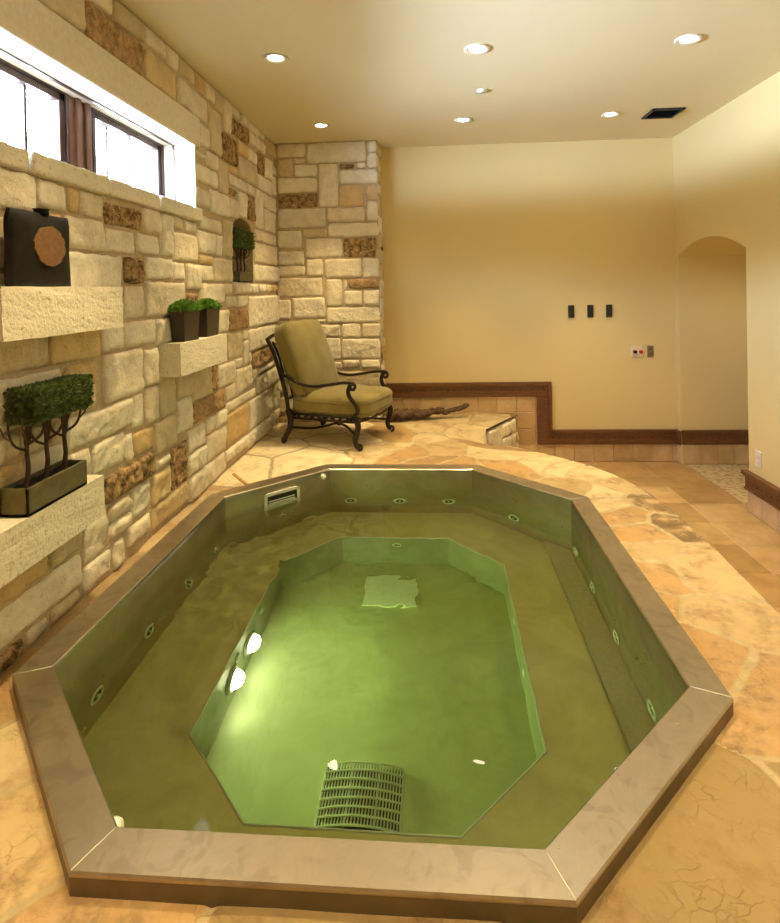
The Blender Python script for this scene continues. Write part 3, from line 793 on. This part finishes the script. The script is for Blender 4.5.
for t, z in ((.093, -.335), (.341, -.33), (.597, -.325), (.847, -.32)): jet(INN, 7, t * SIDE, z)
for t, z in ((.201, -.375), (.464, -.375), (.709, -.37), (.933, -.355)): jet(INN, 3, t * SIDE, z)
for t in (.85, .505, .164): jet(INN, 5, t * END, -.30)
jet(INN, 4, .543 * CH, -.31); jet(INN, 6, .505 * CH, -.30, .028)
for t in (.2, .5, .8): jet(INN, 1, t * END, -.30)
FS, FE = 1.112, .606
jet(FO, 7, .312 * FS, -.585, .026); jet(FO, 7, .60 * FS, -.575, .026)
jet(FO, 3, .649 * FS, -.56, .026); jet(FO, 3, .396 * FS, -.60, .026)
jet(FO, 5, .483 * FE, -.565, .03)
def lamp(dist, z):
    M, Ln = wall_frame(FO, 7, 0, z)
    a, b = Vector((*FO[7], 0)), Vector((*FO[0], 0)); e = (b - a).normalized()
    M = Matrix.Translation(e * dist) @ M
    bm = bmesh.new(); lathe(bm, [(.046, .002), (.048, .014), (.056, .016), (.066, .002)], 24, M)
    j = obj('underwater_lamp', bm, CHROME, tub, True)
    bm = bmesh.new(); lathe(bm, [(0, .050), (.022, .046), (.038, .034), (.046, .012)], 20, M); obj('lens', bm, POOL_EMIT, j, True)
    ld = bpy.data.lights.new('pool_lamp_light', 'AREA'); ld.shape = 'DISK'; ld.size = .08; ld.energy = POOL_W; ld.color = (.80, 1.0, .46)
    lo = bpy.data.objects.new('pool_lamp_light', ld); COL.objects.link(lo); lo.parent = j
    # an area light shines along its local -Z: point it into the well, tipped to the floor
    nrm = (M.to_3x3() @ Vector((0, 0, 1))); d = (nrm + Vector((0, .0, -.40))).normalized()
    lo.matrix_local = Matrix.Translation(M.translation + nrm * .056) @ (-d).to_track_quat('Z', 'Y').to_matrix().to_4x4()
POOL_W = 9
lamp(.47 * FS, -.64); lamp(.66 * FS, -.64)
# skimmer box in the back left panel
M, Ln = wall_frame(INN, 6, 0, 0); e = (Vector((*INN[7], 0)) - Vector((*INN[6], 0))).normalized()
def panel(name, lst, mat, parent):
    bm = bmesh.new()
    for b in lst: box(bm, *b)
    for v in bm.verts: v.co = M @ v.co
    return obj(name, bm, mat, parent)
t0, t1, z0, z1 = .325 * Ln, .665 * Ln, -.135, -.002
sk = panel('skimmer', [(t0, t0 + .018, z0, z1, 0, .014), (t1 - .018, t1, z0, z1, 0, .014), (t0, t1, z1 - .016, z1, 0, .014), (t0, t1, z0, z0 + .018, 0, .014)], CHROME, tub)
panel('throat', [(t0 + .018, t1 - .018, z0 + .018, z1 - .016, .0005, .002)], DARK, sk)
panel('weir', [(t0 + .022, t1 - .022, z0 + .022, z0 + .060, .002, .010), (t0 + .03, t1 - .03, z0 + .066, z0 + .072, .002, .006), (t0 + .03, t1 - .03, z0 + .080, z0 + .085, .002, .006)], GRATE, sk)
def cap(i, t, z):
    Mx, l2 = wall_frame(INN, i, t, z)
    bm = bmesh.new(); lathe(bm, [(0, .022), (.010, .020), (.018, .012), (.022, .001)], 18, Mx); obj('corner_fitting', bm, CHROME, tub, True)
cap(6, .075, .008); cap(0, .945, .010)
# bowed suction grate and the flat drain cover on the floor of the well
def arch_z(x, w): return .024 * (1 - (2 * x / w) ** 2)
gx, gy, gw, gd = -.027, -.512, .268, .215
bm = bmesh.new()
for k in range(27):
    x = -gw / 2 + gw * k / 26
    tube(bm, [(gx + x, gy - gd / 2, ZF + .012 + arch_z(x, gw)), (gx + x, gy + gd / 2, ZF + .012 + arch_z(x, gw))], .0028 if k % 9 else .0045, 5)
for k in range(8):
    y = -gd / 2 + gd * k / 7
    tube(bm, [(gx - gw / 2 + gw * i / 16, gy + y, ZF + .016 + arch_z(-gw / 2 + gw * i / 16, gw)) for i in range(17)], .0042, 6)
for s in (-1, 1): box(bm, gx + s * gw / 2 - .003, gx + s * gw / 2 + .003, gy - gd / 2, gy + gd / 2, ZF, ZF + .018)
gr = obj('suction_grate', bm, GRATE, tub)
boxes('sump', [(gx - gw / 2, gx + gw / 2, gy - gd / 2, gy + gd / 2, ZF, ZF + .002)], DARK, gr)
bm = bmesh.new(); box(bm, -.02 - .137, -.02 + .137, .594 - .128, .594 + .128, ZF, ZF + .008, .003)
obj('drain_cover', bm, GRATE, tub)

# tan strips where the skimmer cover is let into the deck
bm = bmesh.new()
def strip(a, b, wd):
    a, b = Vector(a), Vector(b); e = (b - a).normalized(); q = Vector((-e.y, e.x)) * wd
    lo = [bm.verts.new((p.x, p.y, -.01)) for p in (a, b, b + q, a + q)]; hi = [bm.verts.new((p.x, p.y, .004)) for p in (a, b, b + q, a + q)]
    bm.faces.new(hi)
    for k in range(4): bm.faces.new((lo[k], lo[(k + 1) % 4], hi[(k + 1) % 4], hi[k]))
strip((-1.30, 3.606), (-1.135, 3.385), .018); strip((-1.135, 3.385), (-.83, 3.655), .018)
bmesh.ops.recalc_face_normals(bm, faces=bm.faces)
struct(obj('trim_deck_strip', bm, simple('tan_strip', (.50, .30, .12), .7)))

# ------------------------------------------------------------------ water
def wave(x, y):
    p = Vector((x, y, 0))
    chop = math.exp(-((x - .22) ** 2 / .10 + (y - .02) ** 2 / .09)) + .55 * math.exp(-((x - .05) ** 2 / .05 + (y - .35) ** 2 / .03))
    left = sstep(-.30, -.62, x) * sstep(-.5, .1, y)
    a = .00030 + .0010 * min(1, chop) + .0036 * left
    w = noise.noise(p * lerp(9, 11, left) + Vector((0, 0, 3))) + .35 * noise.noise(p * 19 + Vector((5, 2, 1))) + .55 * min(1, chop) * noise.noise(p * 28)
    return a * w * 1.6 + .0006 * noise.noise(p * 2.2)
bm = bmesh.new()
st_ = .0085; nx, ny = int(1.92 / st_) + 1, int(2.46 / st_) + 1
G = [[bm.verts.new((-.96 + i * st_, -1.23 + j * st_, 0)) for j in range(ny)] for i in range(nx)]
for i in range(nx - 1):
    for j in range(ny - 1): bm.faces.new((G[i][j], G[i + 1][j], G[i + 1][j + 1], G[i][j + 1]))
WO = inset_oct(RIM_W - .004)
for k in range(8):
    a, b = Vector((*WO[k], 0)), Vector((*WO[(k + 1) % 8], 0)); e = b - a
    bmesh.ops.bisect_plane(bm, geom=bm.verts[:] + bm.edges[:] + bm.faces[:], plane_co=a, plane_no=Vector((e.y, -e.x, 0)).normalized(), clear_outer=True)
for v in bm.verts: v.co.z = ZW + wave(v.co.x, v.co.y)
for f in bm.faces: f.smooth = True
bd = [e for e in bm.edges if e.is_boundary]
r = bmesh.ops.extrude_edge_only(bm, edges=bd)
nv = [g for g in r['geom'] if isinstance(g, bmesh.types.BMVert)]
for v in nv: v.co.z = ZF - .03
low = [e for e in bm.edges if e.is_boundary]
bmesh.ops.contextual_create(bm, geom=low)
bmesh.ops.recalc_face_normals(bm, faces=bm.faces)
wat = obj('pool_water', bm, WATER)
wat.location = (PX, PY, 0); wat.rotation_euler = (0, 0, PTH)
tag(wat, 'clear green lit water filling the steel hot tub', 'water', None, 'stuff')

# ------------------------------------------------------------------ plants
def leaves(bm, n, sample, size, rnd, up=.3):
    for _ in range(n):
        p, nrm = sample()
        d = (nrm + Vector((rnd.uniform(-.8, .8), rnd.uniform(-.8, .8), rnd.uniform(-.5, .8) + up))).normalized()
        s = d.cross(Vector((rnd.uniform(-1, 1), rnd.uniform(-1, 1), rnd.uniform(-1, 1)))).normalized()
        l = size * rnd.uniform(.7, 1.3); w = l * .32; nn = s.cross(d)
        c = [p, p + d * l * .5 + s * w, p + d * l, p + d * l * .5 - s * w]
        c[1] += nn * w * .4; c[3] += nn * w * .4
        bm.faces.new([bm.verts.new(q) for q in c])
def topiary(name, label, cat, loc, ln, dp, hb, fol, trunks, rnd, nleaf, tr=.0085):
    """local y runs along the wall; fol = (y0,y1,x0,x1,z0,z1)"""
    t = thing(name, label, cat, loc)
    bm = bmesh.new()
    th = .008
    for b in ((-dp / 2, -dp / 2 + th, -ln / 2, ln / 2, 0, hb), (dp / 2 - th, dp / 2, -ln / 2, ln / 2, 0, hb), (-dp / 2, dp / 2, -ln / 2, -ln / 2 + th, 0, hb), (-dp / 2, dp / 2, ln / 2 - th, ln / 2, 0, hb), (-dp / 2, dp / 2, -ln / 2, ln / 2, 0, .01)): box(bm, *b, bev=.0015)
    obj('trough', bm, TROUGH, t)
    bm = bmesh.new()
    n = 16
    g = [[bm.verts.new((lerp(-dp / 2 + .009, dp / 2 - .009, i / 6), lerp(-ln / 2 + .009, ln / 2 - .009, j / n), hb - .014 + .012 * noise.noise(Vector((i * .9, j * .9, 1))))) for j in range(n + 1)] for i in range(7)]
    for i in range(6):
        for j in range(n): bm.faces.new((g[i][j], g[i + 1][j], g[i + 1][j + 1], g[i][j + 1]))
    obj('soil', bm, SOIL, t, True)
    y0, y1, x0, x1, z0, z1 = fol
    for ty in trunks:
        bm = bmesh.new()
        zf = lerp(hb, z0, .55)
        pts = catmull([(0, ty - .008, hb - .02), (.004, ty, lerp(hb, zf, .4)), (-.003, ty + .005, zf), (0, ty + .006, z0 + .03)], 5)
        tube(bm, pts, [lerp(tr, tr * .7, i / len(pts)) for i in range(len(pts))], 8)
        for s, dx in ((-1, .015), (1, -.012), (1, .022), (-1, -.02)):
            q0 = Vector((0, ty + .004, zf + rnd.uniform(-.01, .02)))
            L_ = (z0 - zf)
            q = catmull([q0, q0 + Vector((dx, s * .028, L_ * .25)), q0 + Vector((dx * 1.4, s * .042, L_ * .7)), q0 + Vector((dx * 1.3, s * .05, L_ * 1.25))], 4)
            tube(bm, q, [lerp(tr * .6, tr * .35, i / len(q)) for i in range(len(q))], 6)
            q2 = q[len(q) // 2]
            tube(bm, [q2, q2 + Vector((dx * .5, s * .02, L_ * .25)), q2 + Vector((dx, s * .022, L_ * .6))], tr * .3, 5)
        obj('trunk', bm, BARK, t, True)
    bm = bmesh.new()
    c = Vector(((x0 + x1) / 2, (y0 + y1) / 2, (z0 + z1) / 2)); hx, hy, hz = (x1 - x0) / 2, (y1 - y0) / 2, (z1 - z0) / 2
    def surf(k=1.0):
        while True:
            v = Vector((rnd.gauss(0, 1), rnd.gauss(0, 1) , rnd.gauss(0, 1)))
            m = (abs(v.x) ** 6 + abs(v.y) ** 6 + abs(v.z) ** 6) ** (1 / 6)
            v /= m
            # spread evenly on the box faces
            v = Vector((v.x, v.y, v.z))
            if rnd.random() < .6 or abs(v.y) < .9: break
        nrm = Vector((v.x ** 5 / hx, v.y ** 5 / hy, v.z ** 5 / hz)).normalized()
        if abs(v.y) < .9: v.y = rnd.uniform(-.95, .95)
        bumpy = 1 + .07 * noise.noise(Vector((v.x * 2, v.y * hy / hx * 2, v.z * 2)) * 1.7)
        p = c + Vector((v.x * hx, v.y * hy, v.z * hz)) * (k * bumpy)
        return p - nrm * .012, nrm
    leaves(bm, nleaf, lambda: surf(), .014, rnd)
    leaves(bm, nleaf // 3, lambda: surf(.93), .015, rnd)
    k0 = len(bm.verts)
    box(bm, c.x - hx * .82, c.x + hx * .82, c.y - hy * .93, c.y + hy * .93, c.z - hz * .8, c.z + hz * .8, bev=hx * .3)
    obj('foliage', bm, LEAF, t)
    return t
rp = random.Random(17)
topiary('topiary_planter', 'long clipped box hedge on three thin trunks in an olive trough on low shelf', 'plant', (-1.300, 1.838, .492), .305, .092, .088, (-.122, .195, -.055, .060, .272, .392), (-.090, .003, .098), rp, 7500)
topiary('topiary_planter', 'small dark clipped topiary on three stems standing in the arched wall niche', 'plant', (-1.39, 4.122, 1.246), .295, .085, .076, (-.19, .20, -.06, .055, .245, .385), (-.07, .01, .09), rp, 3600, .007)
def pot_plant(label, y):
    t = thing('potted_plant', label, 'plant', (-1.307, y, .923))
    bm = bmesh.new(); h = .168
    def ring(w, d, z): return [bm.verts.new((sx * d, sy * w, z)) for sx, sy in ((-1, -1), (1, -1), (1, 1), (-1, 1))]
    R = [ring(.086, .033, 0), ring(.102, .040, h), ring(.094, .033, h), ring(.092, .031, h - .02)]
    bm.faces.new(R[0][::-1]); bm.faces.new(R[-1])
    for A, B in zip(R, R[1:]):
        for k in range(4): bm.faces.new((A[k], A[(k + 1) % 4], B[(k + 1) % 4], B[k]))
    bmesh.ops.recalc_face_normals(bm, faces=bm.faces)
    obj('pot', bm, POT, t)
    bm = bmesh.new()
    def s():
        a = rp.uniform(0, 2 * PI); q = rp.random() ** .5
        x, yy = q * math.cos(a), q * math.sin(a)
        return Vector((x * .046, yy * .125, h - .012 + .034 * (1 - q * q))), Vector((x * 1.2, yy * 1.2, .8)).normalized()
    leaves(bm, 900, s, .030, rp, .1)
    lathe(bm, [(0, h + .015), (.025, h + .005), (.031, h - .015)], 12)
    obj('foliage', bm, LEAF_B, t)
pot_plant('dark square pot of low bright greenery, nearer the window on the small stone shelf', 2.968)
pot_plant('dark square pot of low bright greenery, nearer the arched niche on the small stone shelf', 3.268)

# ------------------------------------------------------------------ square pottery vase
t = thing('pottery_vase', 'flat square charcoal pottery vase with an ochre disc on its face', 'vase', (-1.306, 1.842, 1.2075), 0)
bm = bmesh.new()
box(bm, -1, 1, -.152, .148, 0, .246)
bmesh.ops.subdivide_edges(bm, edges=bm.edges[:], cuts=15, use_grid_fill=True)
for v in bm.verts:
    ey = min(v.co.y + .152, .148 - v.co.y); ez = min(v.co.z + .03, .246 - v.co.z)
    cr_ = sstep(0, .02, ey) * sstep(0, .02, ez)
    v.co.x *= .007 + .025 * (1 - (1 - min(1, max(0, min(ey, ez)) / .07)) ** 2)
    k_ = .010 * (1 - sstep(0, .03, ez)) * (1 - sstep(0, .03, ey))
    v.co.y += k_ if v.co.y < 0 else -k_
    v.co += Vector((.004 * noise.noise(v.co * 11), .004 * noise.noise(v.co * 9 + Vector((3, 3, 3))), 0 if v.co.z < .02 else .003 * noise.noise(v.co * 8)))
obj('body', bm, VASE, t, True)
bm = bmesh.new(); lathe(bm, [(.024, -.004), (.022, .010), (.026, .016), (.018, .016), (.017, .004)], 16, Matrix.Translation((0, .012, .246)))
obj('neck', bm, VASE, t, True)
bm = bmesh.new()
c = bm.verts.new((.0385, .002, .135)); ring = []
for k in range(40):
    a = 2 * PI * k / 40; q = 1 + .09 * noise.noise(Vector((math.cos(a) * 3, math.sin(a) * 3, 0))) + .07 * noise.noise(Vector((math.cos(a) * 9, math.sin(a) * 9, 4)))
    ring.append((.0762 * math.cos(a) * q, .066 * math.sin(a) * q))
R1 = [bm.verts.new((.0378, .002 + a, .135 + b)) for a, b in ring]; R2 = [bm.verts.new((.030, .002 + a, .135 + b)) for a, b in ring]
for k in range(40):
    bm.faces.new((c, R1[k], R1[(k + 1) % 40])); bm.faces.new((R1[k], R2[k], R2[(k + 1) % 40], R1[(k + 1) % 40]))
obj('glaze_disc', bm, VASE_SPOT, t)['label'] = 'ochre round disc'

# ------------------------------------------------------------------ armchair
ch = thing('armchair', 'dark iron armchair with thick olive cushions in the stone corner', 'chair', (-.745, 4.512, .002), math.radians(-19.1))
def cushion(name, half, loc, rot, power=5, crown=.0, seed=0):
    bm = bmesh.new(); bmesh.ops.create_cube(bm, size=2)
    bmesh.ops.subdivide_edges(bm, edges=bm.edges[:], cuts=11, use_grid_fill=True)
    R = Matrix.Translation(loc) @ Matrix.Rotation(rot, 4, 'Y')
    for v in bm.verts:
        c = v.co.copy(); m = (abs(c.x) ** power + abs(c.y) ** power + abs(c.z) ** power) ** (1 / power)
        c /= m
        w = .010 * noise.noise(c * 2.2 + Vector((seed, 0, 0))) + .004 * noise.noise(c * 6)
        cr = crown * (1 - c.x * c.x) * (1 - c.y * c.y) * (1 if c.z > 0 else 0)
        v.co = R @ Vector((c.x * half[0], c.y * half[1], c.z * half[2] + cr * half[2] + w))
    o = obj(name, bm, FABRIC, ch, True)
    return o, R
c1, R1m = cushion('seat_cushion', (.335, .285, .082), (.045, 0, .296), 0, 7, .25)
pts = []
def piping(parent, R, half, z):
    bm = bmesh.new(); P = []
    for k in range(48):
        a = 2 * PI * k / 48; c, s = math.cos(a), math.sin(a); m = (abs(c) ** 7 + abs(s) ** 7) ** (1 / 7)
        P.append(R @ Vector((c / m * half[0] * 1.0, s / m * half[1] * 1.0, z)))
    tube(bm, P, .005, 6, True); obj('piping', bm, PIPING, parent, True)
piping(c1, R1m, (.335, .285), .034); piping(c1, R1m, (.335, .285), -.034)
c2, R2m = cushion('back_cushion', (.305, .285, .075), (-.275, 0, .630), math.radians(70), 7, .3, 4)
piping(c2, R2m, (.305, .285), .04); piping(c2, R2m, (.305, .285), -.04)
def scroll(c, r, a0, turns, y, n=18, s=1):
    return [(c[0] + r * (1 - .75 * k / n) * math.cos(a0 + s * 2 * PI * turns * k / n), y, c[1] + r * (1 - .75 * k / n) * math.sin(a0 + s * 2 * PI * turns * k / n)) for k in range(n + 1)]
for s in (-1, 1):
    y = .30 * s
    bm = bmesh.new()
    p = catmull([(.285, y, .25), (.315, y, .19), (.312, y, .13), (.292, y, .075), (.30, y, .035), (.322, y, .018)], 6)
    tube(bm, p, [lerp(.025, .017, i / len(p)) for i in range(len(p))], 10)
    tube(bm, scroll((.325, .026), .024, -PI / 2, .9, y), .011, 8)
    obj('leg', bm, IRON, ch, True)
    bm = bmesh.new()
    p = catmull([(-.285, y * .97, .26), (-.262, y * .98, .19), (-.268, y, .12), (-.30, y, .06), (-.312, y, .03), (-.32, y, .015)], 6)
    tube(bm, p, [lerp(.025, .017, i / len(p)) for i in range(len(p))], 10)
    tube(bm, scroll((-.318, .026), .022, -PI / 2, .9, y, 18, -1), .011, 8)
    obj('leg', bm, IRON, ch, True)
    bm = bmesh.new()
    arm = catmull([(-.345, y * .97, .535), (-.27, y * .98, .505), (-.17, y, .465), (-.05, y, .450), (.08, y, .468), (.19, y, .488), (.26, y, .492)], 6) + [Vector(q) for q in scroll((.275, .462), .030, PI / 2, 1.1, y, 16, -1)]
    tube(bm, arm, .0125, 8)
    post = catmull([(.285, y, .24), (.318, y, .285), (.300, y, .335), (.255, y, .385), (.243, y, .43), (.262, y, .485)], 6)
    tube(bm, post, [.016] * len(post), 9)
    obj('arm', bm, IRON, ch, True)
bm = bmesh.new()
for s in (-1, 1):
    p = catmull([(-.285, s * .29, .25), (-.293, s * .29, .33), (-.320, s * .29, .44), (-.365, s * .29, .58), (-.41, s * .29, .70), (-.46, s * .29, .795)], 6)
    tube(bm, p, .016, 9)
    tube(bm, catmull([(-.345, s * .245, .50), (-.39, s * .245, .66), (-.445, s * .245, .775)], 5), .010, 7)
tube(bm, catmull([(-.46, -.30, .795), (-.465, -.20, .825), (-.468, 0, .84), (-.465, .20, .825), (-.46, .30, .795)], 6), .015, 8)
tube(bm, [(-.30, -.29, .34), (-.30, .29, .34)], .010, 7)
for k in range(-2, 3):
    yy = k * .09
    tube(bm, catmull([(-.31, yy, .34), (-.375, yy, .55), (-.42, yy, .68), (-.465, yy, .825)], 4), .007, 6)
obj('back_frame', bm, IRON, ch, True)
bm = bmesh.new()
fr_ = [(.30, -.29), (.335, -.15), (.345, 0), (.335, .15), (.30, .29)]
for z in (.232, .200):
    for s in (-1, 1): tube(bm, [(-.285, s * .29, z), (.295, s * .295, z)], .009, 7)
    tube(bm, catmull([(x, y, z) for x, y in fr_], 5), .009, 7)
    tube(bm, [(-.285, -.29, z), (-.285, .29, z)], .009, 7)
for k in range(9):
    x = -.25 + .06 * k
    for s in (-1, 1): box(bm, x - .011, x + .011, s * .292 - .006, s * .292 + .006, .20, .232)
for k in range(6): tube(bm, [(-.285, -.24 + .096 * k, .236), (.33, -.24 + .096 * k, .236)], .006, 6)
obj('seat_frame', bm, IRON, ch, True)
bm = bmesh.new()
for s in (-1, 1):
    tube(bm, catmull([(-.275, s * .29, .125), (-.14, s * .15, .095), (0, 0, .115), (.15, -s * .15, .125), (.30, -s * .29, .10)], 6), .010, 7)
bmesh.ops.create_uvsphere(bm, u_segments=12, v_segments=8, radius=.024, matrix=Matrix.Translation((0, 0, .115)))
obj('stretcher', bm, IRON, ch, True)

# ------------------------------------------------------------------ driftwood at the foot of the wall
bm = bmesh.new(); rd = random.Random(9)
p = catmull([(-.40, 5.02, .040), (-.28, 5.06, .055), (-.14, 5.10, .042), (.0, 5.12, .055), (.12, 5.15, .058), (.22, 5.18, .075), (.325, 5.20, .105)], 10)
tube(bm, p, [(.046 - .030 * i / len(p)) * (1 + .35 * noise.noise(Vector((i * .35, 0, 0)))) for i in range(len(p))], 14, flat=.9)
p = catmull([(-.34, 5.10, .05), (-.2, 5.16, .06), (-.05, 5.17, .055), (.1, 5.20, .07)], 8)
tube(bm, p, [(.034 - .018 * i / len(p)) * (1 + .3 * noise.noise(Vector((i * .5, 7, 0)))) for i in range(len(p))], 12)
bmesh.ops.subdivide_edges(bm, edges=[e for e in bm.edges], cuts=1)
for v in bm.verts: v.co += Vector((1, 1, 1)) * (.020 * noise.noise(v.co * 14) + .013 * noise.noise(v.co * 33)); v.co.z = max(.002, v.co.z)
for _ in range(6):
    k = rd.uniform(-.38, .18); a = rd.uniform(0, PI)
    tube(bm, [(k, 5.07 + .12 * (k + .4) * .5, .05), (k + rd.uniform(-.03, .04), 5.07 + .1 * (k + .4) + .05 * math.cos(a), .055 + .05 * math.sin(a))], [.012, .005], 6)
tag(obj('driftwood', bm, DRIFT, None, True), 'gnarled brown driftwood branch lying along the tiled wall behind the chair', 'driftwood')

# ------------------------------------------------------------------ wall controls, vent, ceiling lights
for x, lab in ((1.288, 'black wall control nearest the chair in a row of three'), (1.46, 'middle of three black wall controls in a row'), (1.628, 'black wall control nearest the arched doorway in a row of three')):
    t = thing('wall_control', lab, 'wall control', (x, YB, .936), 0, 'black controls on the back wall')
    boxes('plate', [(-.027, .027, -.018, 0, -.057, .057)], BLACK, t, .005)
    boxes('rocker', [(-.011, .011, -.024, -.017, -.030, .030)], BLACK, t, .003)
t = thing('control_panel', 'ivory control plate with one black and one red button on the back wall', 'control panel', (1.872, YB, .562))
boxes('plate', [(-.052, .052, -.012, .004, -.05, .05)], IVORY, t, .004)
for nm, x, mt in (('black_button', -.02, BLACK), ('red_button', .032, RED)):
    bm = bmesh.new(); lathe(bm, [(0, .03), (.014, .029), (.017, .022), (.017, .008)], 18, Matrix.Translation((x, 0, -.004)) @ Matrix.Rotation(PI / 2, 4, 'X'))
    obj('button', bm, mt, t, True)['label'] = nm.replace('_', ' ')
t = thing('wall_outlet', 'olive metal outlet plate beside the ivory control plate', 'outlet', (1.992, YB, .56))
boxes('plate', [(-.028, .028, -.010, 0, -.052, .052)], OLIVE_P, t, .003)
boxes('socket', [(-.014, .014, -.013, -.009, .010, .034), (-.014, .014, -.013, -.009, -.034, -.010)], TROUGH, t, .002)
t = thing('wall_outlet', 'small pale outlet plate low on the right wall above the wood trim', 'outlet', (XR, 4.03, -.035))
boxes('plate', [(-.008, 0, -.035, .035, -.055, .055)], WHITE_P, t, .003)
boxes('socket', [(-.011, -.007, -.015, .015, .010, .036), (-.011, -.007, -.015, .015, -.036, -.010)], IVORY, t, .002)
t = thing('ceiling_vent', 'black square air grille in the ceiling near the right wall', 'vent', (1.82, 4.54, ZC))
boxes('frame', [(-.12, .12, -.12, -.10, -.014, 0), (-.12, .12, .10, .12, -.014, 0), (-.12, -.10, -.12, .12, -.014, 0), (.10, .12, -.12, .12, -.014, 0)], VENT, t, .003)
bm = bmesh.new()
for k in range(9):
    y = -.088 + .022 * k
    f = [bm.verts.new(q) for q in ((-.1, y - .009, -.012), (.1, y - .009, -.012), (.1, y + .006, -.001), (-.1, y + .006, -.001))]
    bm.faces.new(f)
obj('louvre', bm, VENT, t)
boxes('duct', [(-.1, .1, -.1, .1, -.001, -.0004)], BLACK, t)
t = thing('sprinkler_cover', 'small round sprinkler cover on the ceiling between the light rows', 'sprinkler', (.373, 3.862, ZC))
bm = bmesh.new(); lathe(bm, [(0, -.016), (.030, -.014), (.034, -.006), (.034, 0)], 24); obj('cover', bm, WHITE_TRIM, t, True)

SPOT_W, WARM = 195, (1.0, .765, .37)
def downlight(x, y, label):
    t = thing('downlight', label, 'ceiling light', (x, y, ZC), 0, 'recessed ceiling downlights')
    bm = bmesh.new(); lathe(bm, [(.070, -.0005), (.070, -.006), (.064, -.009), (.050, -.006), (.043, -.001)], 32); obj('trim_ring', bm, WHITE_TRIM, t, True)
    bm = bmesh.new(); lathe(bm, [(0, -.006), (.03, -.005), (.044, -.001)], 28); obj('lens', bm, LAMP_EMIT, t, True)
    ld = bpy.data.lights.new('downlight_beam', 'SPOT'); ld.energy = SPOT_W; ld.color = WARM; ld.spot_size = math.radians(66); ld.spot_blend = 1.0; ld.shadow_soft_size = .035
    lo = bpy.data.objects.new('downlight_beam', ld); COL.objects.link(lo); lo.parent = t; lo.location = (0, 0, -.045)
    return lo
side = {-.845: 'beside the stone wall', .285: 'of the middle column', 1.42: 'by the right wall'}
row = {3.19: 'larger seen recessed ceiling light of the nearer row', 4.53: 'smaller seen recessed ceiling light of the far row', 1.85: 'added unseen ceiling light over the near half of the tub', .51: 'added unseen ceiling light above the camera', -.83: 'added unseen ceiling light behind the photographer'}
BEAMS = []
for y in (3.19, 4.53, 1.85, .51, -.83):  # last three rows are unseen, added to brighten the room
    for x in (-.845, .285, 1.42): BEAMS.append(downlight(x, y, row[y] + ' ' + side[x]))

sl = downlight(2.72, 4.70, 'added unseen light warming the arched shower niche')
sl.parent.location.z = DTOP - .004; sl.data.energy = 7; sl.data.spot_size = math.radians(140)  # unseen lamp added to warm the niche walls
# ------------------------------------------------------------------ daylight
w = bpy.data.worlds.new('daylight'); scene.world = w; w.use_nodes = True
nt = w.node_tree; bg = nt.nodes['Background']
tc = nt.nodes.new('ShaderNodeTexCoord'); sp = nt.nodes.new('ShaderNodeSeparateXYZ'); L(nt, tc.outputs['Generated'], sp.inputs[0])
mp = N(nt, 'ShaderNodeMapRange'); L(nt, sp.outputs['Z'], mp.inputs['Value'])
mp.inputs['From Min'].default_value = -1; mp.inputs['From Max'].default_value = 1
rr = ramp(nt, mp.outputs['Result'], [(.29, (.03, .03, .03)), (.375, (.78, .93, 1.22)), (.46, (.86, 1.02, 1.34)), (.495, (.05, .055, .05)), (.555, (.06, .065, .06)), (.60, (.42, .50, .64)), (.70, (.34, .42, .55)), (.85, (.09, .10, .12)), (1., (.08, .10, .12))])
L(nt, rr.outputs['Color'], bg.inputs['Color']); bg.inputs['Strength'].default_value = 300.0
pl = bpy.data.lights.new('window_portal', 'AREA'); pl.shape = 'RECTANGLE'; pl.size = 1.62; pl.size_y = .37; pl.cycles.is_portal = True
po = bpy.data.objects.new('window_portal', pl); COL.objects.link(po)
po.location = (X0 - .04, 2.435, 1.86); po.rotation_euler = Vector((-1, 0, 0)).to_track_quat('Z', 'Y').to_euler()
po.rotation_euler = (PI / 2, 0, -PI / 2)

# ------------------------------------------------------------------ camera and view
cam = bpy.data.cameras.new('camera'); co = bpy.data.objects.new('camera', cam); COL.objects.link(co); scene.camera = co
f, px, py, pit, yaw, rol = CAMP
cp, sn_ = math.cos(pit), math.sin(pit); cyw, syw = math.cos(yaw), math.sin(yaw)
fwd = Vector((-syw * cp, cyw * cp, sn_)); right = Vector((cyw, syw, 0)); up = right.cross(fwd)
r2 = right * math.cos(rol) + up * math.sin(rol); u2 = up * math.cos(rol) - right * math.sin(rol)
co.matrix_world = Matrix(((r2.x, u2.x, -fwd.x, 0), (r2.y, u2.y, -fwd.y, 0), (r2.z, u2.z, -fwd.z, 1.17729), (0, 0, 0, 1)))
cam.sensor_fit = 'HORIZONTAL'; cam.sensor_width = 36; cam.lens = f * 36 / 780
cam.shift_x = -(px - 390) / 780; cam.shift_y = -(461.5 - py) / 780; cam.clip_start = .02
vs = scene.view_settings
vs.view_transform = 'Standard'; vs.look = 'None'; vs.gamma = 1; vs.exposure = -0.25
try: vs.use_curve_mapping = False
except Exception: pass
for o in (wat,): o.cycles.is_caustics_caster = True
for o in tub.children:
    if o.name.split('.')[0] in ('bench', 'side_wall', 'foot_well_wall', 'foot_well_floor'): o.cycles.is_caustics_receiver = True
for lo in BEAMS: lo.data.cycles.is_caustics_light = True
cy_ = scene.cycles
cy_.max_bounces = 14; cy_.diffuse_bounces = 5; cy_.glossy_bounces = 6; cy_.transmission_bounces = 10; cy_.transparent_max_bounces = 8
cy_.sample_clamp_indirect = 6; cy_.use_denoising = True
